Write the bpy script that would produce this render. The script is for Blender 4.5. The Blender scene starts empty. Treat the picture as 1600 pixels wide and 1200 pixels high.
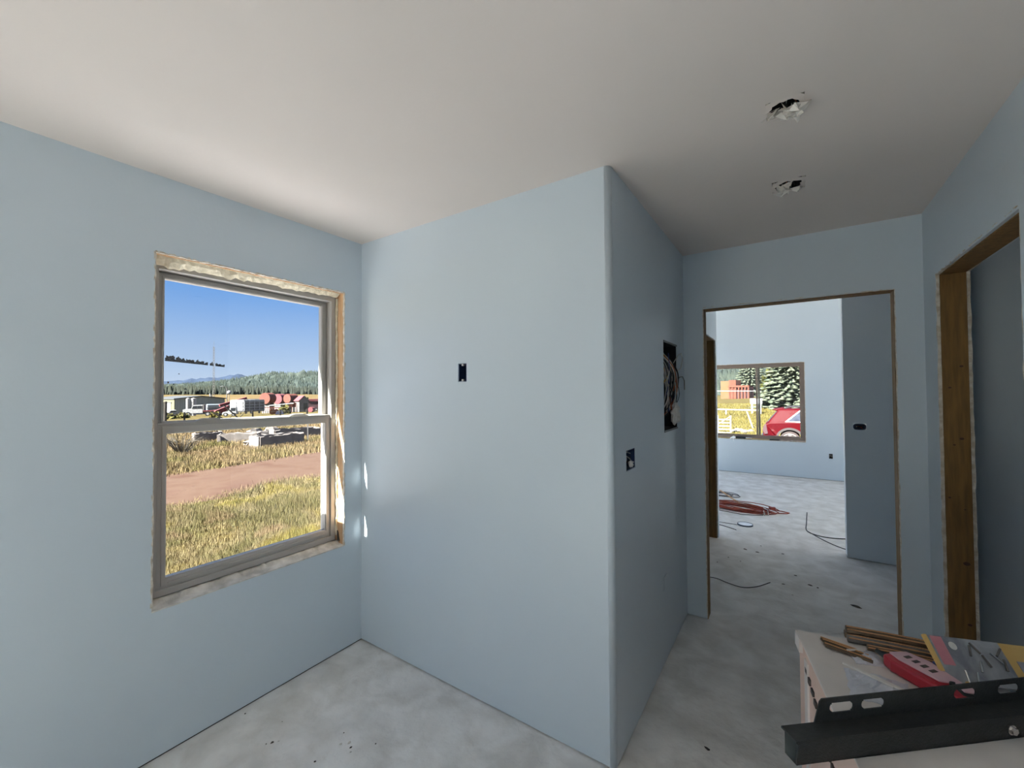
import bpy, math, random
import numpy as np
from mathutils import Vector, Matrix, Quaternion
PI = math.pi
rnd = random.Random(7)
sc = bpy.context.scene
COL = sc.collection

# ------------------------------------------------------------------ camera
F, YAW, PITCH, ROLL = 647.4, -0.5905, 0.0195, -0.0062
CAM = Vector((2.207, -1.6157, 1.5117))
vd = Vector((math.sin(YAW)*math.cos(PITCH), math.cos(YAW)*math.cos(PITCH), math.sin(PITCH)))
vr0 = Vector((math.cos(YAW), -math.sin(YAW), 0)); vu0 = vr0.cross(vd)
vr = vr0*math.cos(ROLL)+vu0*math.sin(ROLL); vu = vu0*math.cos(ROLL)-vr0*math.sin(ROLL)
cd = bpy.data.cameras.new('camera'); cam = bpy.data.objects.new('camera', cd); COL.objects.link(cam)
M4 = Matrix((( vr.x, vu.x, -vd.x, CAM.x), (vr.y, vu.y, -vd.y, CAM.y), (vr.z, vu.z, -vd.z, CAM.z), (0, 0, 0, 1)))
cam.matrix_world = M4
cd.sensor_width = 36.0; cd.lens = 36.0*F/1600.0; cd.clip_start = 0.02; cd.clip_end = 20000
sc.camera = cam

# ------------------------------------------------------------------ sky, sun, exposure
SUN_E = 40.0
SUN_TO = Vector((-0.25, -1.0, 0.86)).normalized()          # towards the sun
w = bpy.data.worlds.new('sky'); sc.world = w; w.use_nodes = True
wn = w.node_tree.nodes; wl = w.node_tree.links
bg = wn['Background']
tc = wn.new('ShaderNodeTexCoord'); sp = wn.new('ShaderNodeSeparateXYZ'); rp = wn.new('ShaderNodeValToRGB')
wl.new(tc.outputs['Generated'], sp.inputs[0]); wl.new(sp.outputs['Z'], rp.inputs[0]); wl.new(rp.outputs[0], bg.inputs[0])
cr = rp.color_ramp; cr.elements[0].position = 0.0; cr.elements[0].color = (.54, .62, .78, 1)
cr.elements[1].position = 1.0; cr.elements[1].color = (.125, .29, .68, 1)
for pos, c in ((.06, (.41, .53, .75, 1)), (.22, (.125, .31, .70, 1))):
    e = cr.elements.new(pos); e.color = c
bg.inputs[1].default_value = 1.0
sd = bpy.data.lights.new('sun', 'SUN'); sd.energy = SUN_E; sd.angle = math.radians(.53); sd.color = (1, .965, .91)
sun = bpy.data.objects.new('sun', sd); COL.objects.link(sun); sun.location = (-5, -20, 18)
sun.rotation_euler = SUN_TO.to_track_quat('Z', 'Y').to_euler()
vs = sc.view_settings; vs.view_transform = 'Standard'; vs.look = 'None'; vs.gamma = 1.0; vs.use_curve_mapping = False
vs.exposure = 0.4
sc.cycles.max_bounces = 16; sc.cycles.diffuse_bounces = 10; sc.cycles.transparent_max_bounces = 16
sc.cycles.sample_clamp_indirect = 6.0; sc.cycles.caustics_reflective = False; sc.cycles.caustics_refractive = False

# ------------------------------------------------------------------ materials
MATS = {}
def lin(c): return tuple((x/255/12.92 if x/255 <= .04045 else ((x/255+.055)/1.055)**2.4) for x in c)
def mat(name, c1, c2=None, scale=8.0, rough=.6, bump=0.0, bscale=None, metal=0.0, spec=.5, stretch=None, detail=4.0, dist=0.0, k=1.0):
    """noise-mixed principled material; colours given in 0-255 sRGB"""
    m = bpy.data.materials.new(name); m.use_nodes = True
    n, l = m.node_tree.nodes, m.node_tree.links; b = n['Principled BSDF']
    a = [x*k for x in lin(c1)]; bb = [x*k for x in lin(c2 or c1)]
    b.inputs['Base Color'].default_value = (*a, 1); b.inputs['Roughness'].default_value = rough
    b.inputs['Metallic'].default_value = metal; b.inputs['Specular IOR Level'].default_value = spec
    t = n.new('ShaderNodeTexCoord'); src = t.outputs['Object']
    if stretch:
        mp = n.new('ShaderNodeMapping'); mp.inputs['Scale'].default_value = stretch
        l.new(src, mp.inputs[0]); src = mp.outputs[0]
    if c2:
        no = n.new('ShaderNodeTexNoise'); no.inputs['Scale'].default_value = scale; no.inputs['Detail'].default_value = detail
        no.inputs['Distortion'].default_value = dist
        l.new(src, no.inputs['Vector'])
        r = n.new('ShaderNodeValToRGB'); r.color_ramp.elements[0].position = .35; r.color_ramp.elements[1].position = .65
        r.color_ramp.elements[0].color = (*a, 1); r.color_ramp.elements[1].color = (*bb, 1)
        l.new(no.outputs['Fac'], r.inputs[0]); l.new(r.outputs[0], b.inputs['Base Color'])
    if bump:
        nb = n.new('ShaderNodeTexNoise'); nb.inputs['Scale'].default_value = bscale or scale*3; nb.inputs['Detail'].default_value = 6
        l.new(src, nb.inputs['Vector']); bp = n.new('ShaderNodeBump'); bp.inputs['Strength'].default_value = bump; bp.inputs['Distance'].default_value = .01
        l.new(nb.outputs['Fac'], bp.inputs['Height']); l.new(bp.outputs[0], b.inputs['Normal'])
    MATS[name] = m; return m
def ramp_mat(name, stops, scale, rough=.8, stretch=None, bump=0, detail=6):
    m = mat(name, (128,)*3, (128,)*3, scale, rough, bump, detail=detail, stretch=stretch)
    r = [x for x in m.node_tree.nodes if x.bl_idname == 'ShaderNodeValToRGB'][0].color_ramp
    while len(r.elements) > 2: r.elements.remove(r.elements[-1])
    for i, (p, c) in enumerate(stops):
        e = r.elements[i] if i < 2 else r.elements.new(p)
        e.position = p; e.color = (*lin(c), 1)
    return m
WALL = mat('wall_paint', (203, 214, 222), (200, 211, 220), 1.5, .36, .05, 60, spec=.5)
CEIL = mat('ceiling_paint', (224, 214, 208), (219, 210, 204), 1.2, .8, .04, 50, spec=.2)
CONC = mat('concrete', (206, 204, 200), (229, 228, 226), 6, .85, .7, 22, spec=.2, detail=8, dist=.4)
WOODJ = mat('stud_wood', (118, 92, 58), (142, 108, 66), 5, .7, .1, 30, stretch=(12, 12, 1.2), spec=.2)
WOODP = mat('pine_wood', (206, 172, 136), (188, 150, 112), 5, .7, .1, 30, stretch=(12, 12, 1.0), spec=.2)
KNOT = mat('knot_wood', (84, 52, 30), (66, 40, 24), 40, .7)
GYP = mat('gypsum_edge', (222, 216, 206), (190, 178, 160), 40, .9, .5, 80, spec=.1)
FOAM = mat('spray_foam', (232, 222, 200), (206, 196, 172), 30, .85, .6, 60, spec=.2)
PLATE = mat('plate_dark', (60, 56, 50), rough=.9)
VINYL = mat('vinyl_tan', (176, 172, 167), (172, 168, 163), 3, .45, spec=.4)
DIRTYSILL = mat('sill_mud', (222, 220, 214), (176, 174, 168), 14, .85, .4, 60, spec=.1)
BOXBLUE = mat('box_blue', (38, 62, 96), (30, 50, 84), 10, .5)
BOXGREY = mat('box_steel', (120, 122, 124), (90, 92, 95), 12, .45, metal=.6)
DARKIN = mat('cavity_dark', (26, 27, 30), rough=.9)
WIREW = mat('wire_white', (205, 203, 196), (180, 178, 172), 20, .5)
WIREB = mat('wire_black', (28, 28, 30), rough=.5)
WIREY = mat('wire_yellow', (196, 160, 70), rough=.5)
WIREBL = mat('wire_blue', (40, 60, 120), rough=.5)
COPPER = mat('wire_copper', (170, 96, 58), rough=.35, metal=.8)
PAPER = mat('paper_white', (236, 232, 226), (214, 210, 204), 30, .8)
ORANGE = mat('cord_orange', (168, 76, 56), (134, 60, 46), 12, .55)
LID = mat('lid_white', (246, 248, 250), rough=.35)
LIDRIM = mat('lid_rim', (70, 80, 90), rough=.4)
DEBRIS = mat('debris_dark', (58, 52, 46), (84, 76, 68), 30, .9)
CARDW = mat('carton_white', (226, 218, 212), (214, 206, 200), 5, .75, .05, 40)
CARDP = mat('carton_peach', (226, 198, 182), (216, 188, 172), 5, .75, .05, 40)
BLKMET = mat('black_steel', (40, 41, 40), (50, 51, 49), 60, .5, .15, 200, spec=.4)
STEEL = mat('bright_steel', (210, 208, 206), rough=.25, metal=1)
PRINT = mat('print_dark', (90, 78, 72), (60, 52, 48), 30, .7)
BROWNST = mat('strip_brown', (112, 92, 70), (84, 68, 52), 40, .6, stretch=(1, 1, 1))
ORST = mat('strip_orange', (206, 150, 100), rough=.5)
GREYST = mat('strip_grey', (118, 112, 106), (92, 88, 84), 40, .55)
RED = mat('package_red', (188, 52, 62), (176, 44, 56), 12, .4)
PINK = mat('package_pink', (222, 186, 192), (214, 176, 184), 12, .45)
ORRED = mat('cap_orange_red', (206, 92, 80), rough=.5)
GRIP = mat('grip_charcoal', (46, 52, 52), (58, 64, 62), 40, .7)
PLAST = mat('plastic_pale', (214, 214, 220), (190, 192, 200), 16, .3, .3, 30, spec=.6)
PACKG = mat('packet_grey', (176, 178, 182), (128, 130, 138), 14, .35, .4, 25, spec=.6, dist=1)
TAN = mat('card_tan', (226, 188, 116), (218, 178, 104), 8, .7)
WINGR = mat('card_window_grey', (166, 162, 166), (146, 144, 150), 20, .3)
PKSTRIPE = mat('packet_pink', (206, 128, 140), (214, 142, 150), 20, .4)
def glass_mat(name, tint, gl=.06):
    m = bpy.data.materials.new(name); m.use_nodes = True; n, l = m.node_tree.nodes, m.node_tree.links; n.clear()
    o = n.new('ShaderNodeOutputMaterial'); mx = n.new('ShaderNodeMixShader'); t = n.new('ShaderNodeBsdfTransparent'); g = n.new('ShaderNodeBsdfGlossy')
    t.inputs[0].default_value = (*tint, 1); g.inputs['Roughness'].default_value = .02; mx.inputs[0].default_value = gl
    l.new(t.outputs[0], mx.inputs[1]); l.new(g.outputs[0], mx.inputs[2]); l.new(mx.outputs[0], o.inputs[0]); return m
GLASS = glass_mat('window_glass', (.93, .95, .94), .035)
CGLASS = mat('car_glass', (120, 128, 150), (90, 96, 120), 4, .6, spec=.02, k=.2)

# ------------------------------------------------------------------ mesh builder
class MB:
    def __init__(s): s.v, s.f = [], []
    def add(s, vs_, fs_):
        o = len(s.v); s.v += [tuple(x) for x in vs_]; s.f += [tuple(i+o for i in q) for q in fs_]; return s
    def box(s, x0, x1, y0, y1, z0, z1):
        return s.add([(x0,y0,z0),(x1,y0,z0),(x1,y1,z0),(x0,y1,z0),(x0,y0,z1),(x1,y0,z1),(x1,y1,z1),(x0,y1,z1)],
                     [(0,3,2,1),(4,5,6,7),(0,1,5,4),(1,2,6,5),(2,3,7,6),(3,0,4,7)])
    def obox(s, c, ax, ay, az, hx, hy, hz):
        c, ax, ay, az = Vector(c), Vector(ax)*hx, Vector(ay)*hy, Vector(az)*hz
        P = [c+ax*i+ay*j+az*k for k in (-1,1) for i, j in ((-1,-1),(1,-1),(1,1),(-1,1))]
        return s.add(P, [(0,3,2,1),(4,5,6,7),(0,1,5,4),(1,2,6,5),(2,3,7,6),(3,0,4,7)])
    def bar(s, p0, p1, wd, th, up=(0,0,1)):
        p0, p1 = Vector(p0), Vector(p1); a = (p1-p0); L = a.length; a.normalize()
        b = a.cross(Vector(up)); 
        if b.length < 1e-4: b = a.cross(Vector((1,0,0)))
        b.normalize(); c = b.cross(a)
        return s.obox((p0+p1)/2, a, b, c, L/2, wd/2, th/2)
    def cyl(s, p0, p1, r, n=12, r2=None, caps=True):
        p0, p1 = Vector(p0), Vector(p1); a = (p1-p0).normalized(); b = a.orthogonal().normalized(); c = a.cross(b); r2 = r if r2 is None else r2
        P = [p0+(b*math.cos(2*PI*i/n)+c*math.sin(2*PI*i/n))*r for i in range(n)]+[p1+(b*math.cos(2*PI*i/n)+c*math.sin(2*PI*i/n))*r2 for i in range(n)]
        Q = [(i,(i+1)%n,n+(i+1)%n,n+i) for i in range(n)]
        if caps: Q += [tuple(range(n-1,-1,-1)), tuple(range(n,2*n))]
        return s.add(P, Q)
    def tube(s, pts, r, n=6, rs=None):
        pts = [Vector(p) for p in pts]; P = []; m = len(pts); prev = None
        for i, p in enumerate(pts):
            a = (pts[min(i+1,m-1)]-pts[max(i-1,0)]).normalized()
            b = a.orthogonal() if prev is None else (prev-a*prev.dot(a))
            if b.length < 1e-6: b = a.orthogonal()
            b.normalize(); prev = b; c = a.cross(b); rr = rs[i] if rs else r
            P += [p+(b*math.cos(2*PI*k/n)+c*math.sin(2*PI*k/n))*rr for k in range(n)]
        Q = [(i*n+k, i*n+(k+1)%n, (i+1)*n+(k+1)%n, (i+1)*n+k) for i in range(m-1) for k in range(n)]
        Q += [tuple(range(n-1,-1,-1)), tuple(range((m-1)*n, m*n))]
        return s.add(P, Q)
    def prism(s, poly, o, ax, ay, az, h):     # polygon (u,v) in axes ax, ay, extruded az*h
        o, ax, ay, az = Vector(o), Vector(ax), Vector(ay), Vector(az); n = len(poly)
        P = [o+ax*u+ay*v for u, v in poly]+[o+ax*u+ay*v+az*h for u, v in poly]
        return s.add(P, [tuple(range(n-1,-1,-1)), tuple(range(n,2*n))]+[(i,(i+1)%n,n+(i+1)%n,n+i) for i in range(n)])
    def sphere(s, c, r, nu=10, nv=7, jit=0, sq=(1,1,1)):
        c = Vector(c); P = [c+Vector((0,0,r*sq[2]))]
        for j in range(1, nv):
            for i in range(nu):
                t, f = PI*j/nv, 2*PI*i/nu; k = r*(1+jit*(rnd.random()-.5))
                P.append(c+Vector((k*sq[0]*math.sin(t)*math.cos(f), k*sq[1]*math.sin(t)*math.sin(f), k*sq[2]*math.cos(t))))
        P.append(c-Vector((0,0,r*sq[2])))
        Q = [(0,1+i,1+(i+1)%nu) for i in range(nu)]
        for j in range(nv-2):
            Q += [(1+j*nu+i, 1+(j+1)*nu+i, 1+(j+1)*nu+(i+1)%nu, 1+j*nu+(i+1)%nu) for i in range(nu)]
        L = len(P)-1; Q += [(L, 1+(nv-2)*nu+(i+1)%nu, 1+(nv-2)*nu+i) for i in range(nu)]
        return s.add(P, Q)
    def panel(s, axis, c0, c1, a0, a1, b0, b1, holes=()):
        """slab between axis=c0..c1 over (a,b) ranges with rectangular holes; a,b are the two other axes in order"""
        A = sorted({a0, a1, *[min(max(h[i],a0),a1) for h in holes for i in (0,1)]}); B = sorted({b0, b1, *[min(max(h[i],b0),b1) for h in holes for i in (2,3)]})
        def pt(c, a, b): return [(c,a,b),(a,c,b),(a,b,c)][axis]
        sol = [[not any(h[0] <= (A[i]+A[i+1])/2 <= h[1] and h[2] <= (B[j]+B[j+1])/2 <= h[3] for h in holes) for j in range(len(B)-1)] for i in range(len(A)-1)]
        g = lambda i, j: 0 <= i < len(A)-1 and 0 <= j < len(B)-1 and sol[i][j]
        idx = {}
        def V(c, i, j):
            if (c,i,j) not in idx: idx[(c,i,j)] = len(s.v); s.v.append(pt(c, A[i], B[j]))
            return idx[(c,i,j)]
        flip = axis == 1
        def q(*t): s.f.append(tuple(t[::-1]) if flip else tuple(t))
        for i in range(len(A)-1):
            for j in range(len(B)-1):
                if not sol[i][j]: continue
                q(V(c1,i,j),V(c1,i+1,j),V(c1,i+1,j+1),V(c1,i,j+1)); q(V(c0,i,j),V(c0,i,j+1),V(c0,i+1,j+1),V(c0,i+1,j))
                if not g(i-1,j): q(V(c0,i,j),V(c1,i,j),V(c1,i,j+1),V(c0,i,j+1))
                if not g(i+1,j): q(V(c0,i+1,j),V(c0,i+1,j+1),V(c1,i+1,j+1),V(c1,i+1,j))
                if not g(i,j-1): q(V(c0,i,j),V(c0,i+1,j),V(c1,i+1,j),V(c1,i,j))
                if not g(i,j+1): q(V(c0,i,j+1),V(c1,i,j+1),V(c1,i+1,j+1),V(c0,i+1,j+1))
        return s
    def build(s, name, m, parent=None, smooth=False, bevel=0.0):
        me = bpy.data.meshes.new(name); me.from_pydata(s.v, [], s.f); me.update()
        if smooth: me.polygons.foreach_set('use_smooth', [True]*len(me.polygons))
        o = bpy.data.objects.new(name, me); COL.objects.link(o); me.materials.append(m)
        if parent: o.parent = parent
        if bevel:
            bm = o.modifiers.new('bevel', 'BEVEL'); bm.width = bevel; bm.segments = 2; bm.limit_method = 'ANGLE'
        return o
def tag(o, label=None, cat=None, group=None, kind=None):
    if label: o['label'] = label
    if cat: o['category'] = cat
    if group: o['group'] = group
    if kind: o['kind'] = kind
    return o
def empty(name, loc=(0,0,0), rz=0, **k):
    o = bpy.data.objects.new(name, None); COL.objects.link(o); o.location = loc; o.rotation_euler = (0,0,rz); o.empty_display_size = .1
    return tag(o, **k)
def copy_tree(o, parent=None):
    c = o.copy(); COL.objects.link(c); c.parent = parent
    for ch in o.children: copy_tree(ch, c)
    return c
def struct(o, label=None): return tag(o, label=label, kind='structure')
def fast_mesh(name, V, T, m, parent=None):
    """V (n,3) float array, T (k,3) triangles"""
    me = bpy.data.meshes.new(name); V = np.asarray(V, np.float32); T = np.asarray(T, np.int32)
    me.vertices.add(len(V)); me.vertices.foreach_set('co', V.ravel())
    me.loops.add(T.size); me.loops.foreach_set('vertex_index', T.ravel())
    me.polygons.add(len(T)); me.polygons.foreach_set('loop_start', np.arange(0, T.size, 3, dtype=np.int32)); me.polygons.foreach_set('loop_total', np.full(len(T), 3, np.int32))
    me.update(calc_edges=True); me.validate()
    o = bpy.data.objects.new(name, me); COL.objects.link(o); me.materials.append(m)
    if parent: o.parent = parent
    return o

# ------------------------------------------------------------------ plan of the house
H = 2.44
W1, Y2, W2 = 1.609, 1.393, 2.80         # nook corner, hall end wall, right wall
T = .115                                 # interior wall
XE = -.165                               # outside face of the left wall
YB, XR, YF = -4.6, 7.0, 7.12             # south wall, east wall, far wall
YC = 3.18                                # the far room begins
HF = 4.0                                 # its ceiling
Z0 = .007                                # drywall stops short of the slab
WY1, WY2, WZ1, WZ2 = -1.011, -.117, .6105, 2.114     # window opening
r = .024                                 # bullnose

struct(MB().box(XE, XR+.165, YB-.165, YF+.165, -.28, 0).build('floor', CONC), 'dusty grey concrete slab floor')
# ceiling with two round-ish box holes
CB1, CB2 = (2.208, .0, .040), (2.217, .626, .048)
ch = [(c[0]-c[2]*1.3, c[0]+c[2]*1.3, c[1]-c[2]*1.3, c[1]+c[2]*1.3) for c in (CB1, CB2)]
struct(MB().panel(2, H, H+.02, 0, XR, YB, YC, ch).build('ceiling', CEIL), 'smooth warm white painted ceiling')
struct(MB().box(XE-.25, XR+.4, YB-.4, YC+.10, H+.16, H+.36).build('trim_roof', GYP), 'flat roof slab with short eaves')
struct(MB().box(XE-.25, XR+.4, YC-.02, YF+.5, HF, HF+.2).build('ceiling_far', CEIL), 'high white ceiling of the far room')

def wall(name, axis, c0, c1, a0, a1, z1, holes=(), label=None, z0=Z0, m=WALL):
    o = struct(MB().panel(axis, c0, c1, a0, a1, z0, z1, holes).build(name, m), label)
    pl = MB(); segs = [(a0, a1)]
    for h in holes:
        if h[2] <= z0+.001:
            segs = [s_ for p, q_ in segs for s_ in ((p, min(q_, h[0])), (max(p, h[1]), q_)) if s_[1]-s_[0] > .01]
    i = min(.018, (c1-c0)*.3)
    for p, q_ in segs:
        if axis == 0: pl.box(c0+i, c1-i, p, q_, 0, z0)
        else: pl.box(p, q_, c0+i, c1-i, 0, z0)
    pl.build('bottom_plate', PLATE, o); return o
# left wall: drywall sheet, then the framed core outside it
lw_holes = [(WY1, WY2, WZ1, WZ2), (-4.3, -3.3, .9, 2.0)]
far_left = [(3.7, 6.7, 0, 2.9)]
wall('wall_left', 0, -.013, 0, YB, YC, H+.02, lw_holes, 'pale blue grey painted wall around the tall window')
gap = .0
core = MB().panel(0, XE, -.013, YB-.165, YC, 0, H+.16, [(WY1-gap, WY2+gap, WZ1-gap, WZ2+gap), lw_holes[1]])
struct(core.build('wall_left_core', WOODP), 'framing behind the left wall')
NBX, NBZ = (.792, .847), (1.566, 1.660)
wall('wall_nook', 1, 0, T, 0, W1-r, H+.01, [(NBX[0], NBX[1], NBZ[0], NBZ[1])], 'pale blue wall facing the viewer beside the window')
PY, PZ = (.835, 1.165), (1.28, 1.80)
SY, SZ = (.165, .30), (1.160, 1.252)
SY = (.168, .298)
wall('wall_hall', 0, W1-T, W1, r, Y2, H+.01, [(*PY, *PZ), (*SY, *SZ)], 'shaded blue hall wall with the wiring cabinet')
bn = MB()
poly = [(W1-r-.03, 0), *[(W1-r+r*math.sin(a), r-r*math.cos(a)) for a in [PI/2*i/10 for i in range(11)]], (W1, r+.03), (W1-.05, r+.03)]
poly = [(W1-r, 0), *[(W1-r+r*math.sin(PI/2*i/10), r-r*math.cos(PI/2*i/10)) for i in range(1, 11)], (W1-.06, r), (W1-.06, r-.01), (W1-r, r-.01)]
bn.prism(poly, (0,0,Z0), (1,0,0), (0,1,0), (0,0,1), H+.01-Z0)
o = struct(bn.build('trim_corner', WALL, smooth=True), 'rounded bullnose corner of the nook wall')
o.data.polygons.foreach_set('use_smooth', [len(p.vertices) == 4 and abs(p.normal.z) < .5 for p in o.data.polygons])
XO1, XO2, ZO = 1.731, 2.688, 2.058
wall('wall_end', 1, Y2, Y2+T, 0, W2+T, H+.01, [(XO1, XO2, 0, ZO)], 'dark blue hall end wall with the doorway')
YR0, YR1, ZR = .30, 1.178, 2.066
wall('wall_right', 0, W2, W2+T, YB, Y2, H+.01, [(YR0, YR1, 0, ZR)], 'blue right hand wall with timber framed opening')
# closet behind the right opening
wall('wall_closet_back', 0, 4.0, 4.0+T, -.6, YC, H+.01)
wall('wall_closet_end', 1, 1.42, 1.42+T, W2+T, 4.0, H+.01)
wall('wall_closet_near', 1, -.6-T, -.6, W2+T, 4.0, H+.01)
# passage behind the doorway
XL = 1.575; YD0, YD1, ZD = 2.25, 3.107, 2.035
wall('wall_passage', 0, XL-T, XL, Y2+T, YC+.008, H+.01, [(YD0, YD1, 0, ZD)], 'short pale wall with a narrow timber doorway')
wall('wall_room_left', 1, YC-T, YC, 0, XL-T, HF, [])
XP = 2.612
wall('wall_partition', 1, YC, YC+T, XP, XR, H+.02, [(2.673, 2.764, 1.155, 1.211)], 'dark blue partition with an open oval box')
wall('wall_passage_east', 0, 4.3, 4.3+T, Y2+T, YC, H+.01)
wall('wall_closet_inner', 0, .0, .02, T, YC-T, H+.01)
# far room shell
FX, FZ = (.30, 2.422), (.612, 2.0)
OBX, OBZ = (2.735, 2.785), (.365, .445)
wall('wall_far', 1, YF, YF+.165, 0, XR, HF, [(*FX, *FZ), (*OBX, *OBZ)], 'bright pale blue far wall with the wide window')
wall('wall_far_left', 0, XE, 0, YC, YF+.165, HF, far_left)
wall('wall_far_right', 0, XR, XR+.165, YB, YF+.165, HF, [(3.7, 6.7, 0, 2.9)])
struct(MB().panel(1, YC-.02, YC+.10, 0, XR, H+.1, HF, [(3.0, 6.9, 2.65, 3.9)]).build('wall_clerestory', WALL), 'high wall above the partition')
SDX = (.15, 1.25)
wall('wall_south', 1, YB-.165, YB, 0, XR, H+.16, [(*SDX, 0, 2.05)], 'wall behind the viewer')

# ------------------------------------------------------------------ doorway linings
def ragged_strip(mb, p0, p1, u, v, wu, wv, n=40, jit=.3):
    """rough bar from p0 to p1, cross axes u, v of half sizes wu, wv, with jittered section"""
    p0, p1, u, v = Vector(p0), Vector(p1), Vector(u), Vector(v); P, Q = [], []
    for i in range(n+1):
        c = p0.lerp(p1, i/n)
        for a, b in ((-1,-1),(1,-1),(1,1),(-1,1)):
            P.append(c+u*wu*a*(1+jit*(rnd.random()-.5)*2)+v*wv*b*(1+jit*(rnd.random()-.5)*2))
    for i in range(n):
        Q += [(i*4+k, i*4+(k+1)%4, i*4+4+(k+1)%4, i*4+4+k) for k in range(4)]
    Q += [(3,2,1,0), tuple(n*4+k for k in range(4))]
    return mb.add(P, Q)
def opening(name, axis, c0, c1, a0, a1, z1, label, knots=0, th=.004, edge=True, bottom=0):
    """timber jambs and head lining a wall opening plus the raw drywall edges"""
    e = struct(empty(name, ((a0+a1)/2, (c0+c1)/2, 0) if axis == 1 else ((c0+c1)/2, (a0+a1)/2, 0)), label)
    off = Vector(e.location)
    def B(x0, x1, y0, y1, za, zb, nm, m):
        return MB().box(x0-off.x, x1-off.x, y0-off.y, y1-off.y, za, zb).build(nm, m, e)
    i0, i1 = c0+.013, c1-.013
    def S(a_lo, a_hi, ca, cb, za, zb, nm, m):
        return B(a_lo, a_hi, ca, cb, za, zb, nm, m) if axis == 1 else B(ca, cb, a_lo, a_hi, za, zb, nm, m)
    js = [S(a0-.03, a0+th, i0, i1, 0.001, z1-th, 'jamb', WOODJ), S(a1-th, a1+.03, i0, i1, 0.001, z1-th, 'jamb', WOODJ)]
    S(a0-.03, a1+.03, i0, i1, z1-th, z1+.03, 'head', WOODJ)
    if edge:
        for ca in (c0+.0065, c1-.0065):
            for p0, p1, u in (((a0, 0), (a0, z1), 1), ((a1, 0), (a1, z1), 1), ((a0, z1), (a1, z1), 0)):
                mb = MB()
                P0 = Vector((p0[0], ca, p0[1]+.012)) if axis == 1 else Vector((ca, p0[0], p0[1]+.012))
                P1 = Vector((p1[0], ca, p1[1])) if axis == 1 else Vector((ca, p1[0], p1[1]))
                along = Vector((1,0,0)) if axis == 1 else Vector((0,1,0)); cr_ = Vector((0,1,0)) if axis == 1 else Vector((1,0,0))
                ragged_strip(mb, P0-off, P1-off, along if u else Vector((0,0,1)), cr_, .0025, .0062, 50, .35).build('drywall_edge', GYP, e)
    return e, js
d1, _ = opening('door_1', 1, Y2, Y2+T, XO1, XO2, ZO, 'unfinished doorway at the end of the hall')
d2, j2 = opening('door_2', 0, W2, W2+T, YR0, YR1, ZR, 'unfinished timber lined opening at the right edge', th=.005)
d3, _ = opening('door_3', 0, XL-T, XL, YD0, YD1, ZD, 'narrow brown timber doorway in the passage')
# knots on the timber of the right opening
for z, dx, s in ((1.62, .02, .007), (1.52, -.02, .006), (1.28, .015, .008), (1.25, -.01, .005), (.70, .02, .012), (1.0, -.03, .005), (.42, .025, .008), (.95, .02, .004)):
    mb = MB().cyl((0, .002, 0), (0, -.0012, 0), s, 10)
    k = mb.build('knot', KNOT, d2); k.scale = (1, 1, .7)
    k.location = Vector((W2+T/2+dx, YR1-.005, z))-Vector(d2.location)

# ------------------------------------------------------------------ the tall window
WC = Vector((-.13, (WY1+WY2)/2, WZ1))
win = struct(empty('window_1', WC), 'tall single hung window with tan vinyl frame')
def wp(mb, nm, m, parent=win, **k):
    mb.v = [tuple(Vector(p)-WC) for p in mb.v]
    return mb.build(nm, m, parent, **k)
fy0, fy1, fz0, fz1 = WY1+.006, WY2-.012, WZ1+.022, WZ2-.020
# outer frame: channel section with a stepped inner lip
fr = MB().panel(0, -.162, -.075, fy0, fy1, fz0, fz1, [(fy0+.028, fy1-.028, fz0+.030, fz1-.032)])
fr.panel(0, -.160, -.128, fy0+.02, fy1-.02, fz0+.02, fz1-.02, [(fy0+.042, fy1-.042, fz0+.045, fz1-.046)])
wp(fr, 'frame', VINYL, bevel=.002)
zm = 1.372                                                   # meeting rail
us = MB().panel(0, -.146, -.120, fy0+.034, fy1-.034, zm-.012, fz1-.040, [(fy0+.062, fy1-.066, zm+.018, fz1-.064)])
us.panel(0, -.119, -.114, fy0+.052, fy1-.056, zm+.006, fz1-.052, [(fy0+.060, fy1-.064, zm+.016, fz1-.062)])
uso = wp(us, 'upper_sash', VINYL, bevel=.0015)
wp(MB().box(-.136, -.131, fy0+.058, fy1-.062, zm+.013, fz1-.060), 'pane', GLASS, uso)
lz0, lz1 = fz0+.028, zm+.008
ls = MB().panel(0, -.114, -.084, fy0+.030, fy1-.030, lz0, lz1, [(fy0+.064, fy1-.060, lz0+.046, lz1-.044)])
ls.panel(0, -.084, -.080, fy0+.046, fy1-.046, lz0+.012, lz1-.010, [(fy0+.060, fy1-.056, lz0+.042, lz1-.040)])
lso = wp(ls, 'lower_sash', VINYL, bevel=.0015)
wp(MB().box(-.101, -.096, fy0+.060, fy1-.056, lz0+.042, lz1-.040), 'pane', GLASS, lso)
wp(MB().box(-.083, -.076, fy0+.070, fy1-.066, lz0+.020, lz0+.027), 'lift_rail', VINYL, lso, bevel=.002)
wp(MB().box(-.118, -.082, fy0+.032, fy1-.032, lz1, lz1+.004), 'top_cap', VINYL, lso)
for yy in (-.775, -.345):
    k = MB().prism([(-.055, 0), (.055, 0), (.05, .006), (.028, .013), (-.028, .013), (-.05, .006)], (-.110, yy, lz1+.004), (0,1,0), (0,0,1), (1,0,0), .022)
    ko = wp(k, 'sash_lock', VINYL, lso, bevel=.002)
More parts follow.
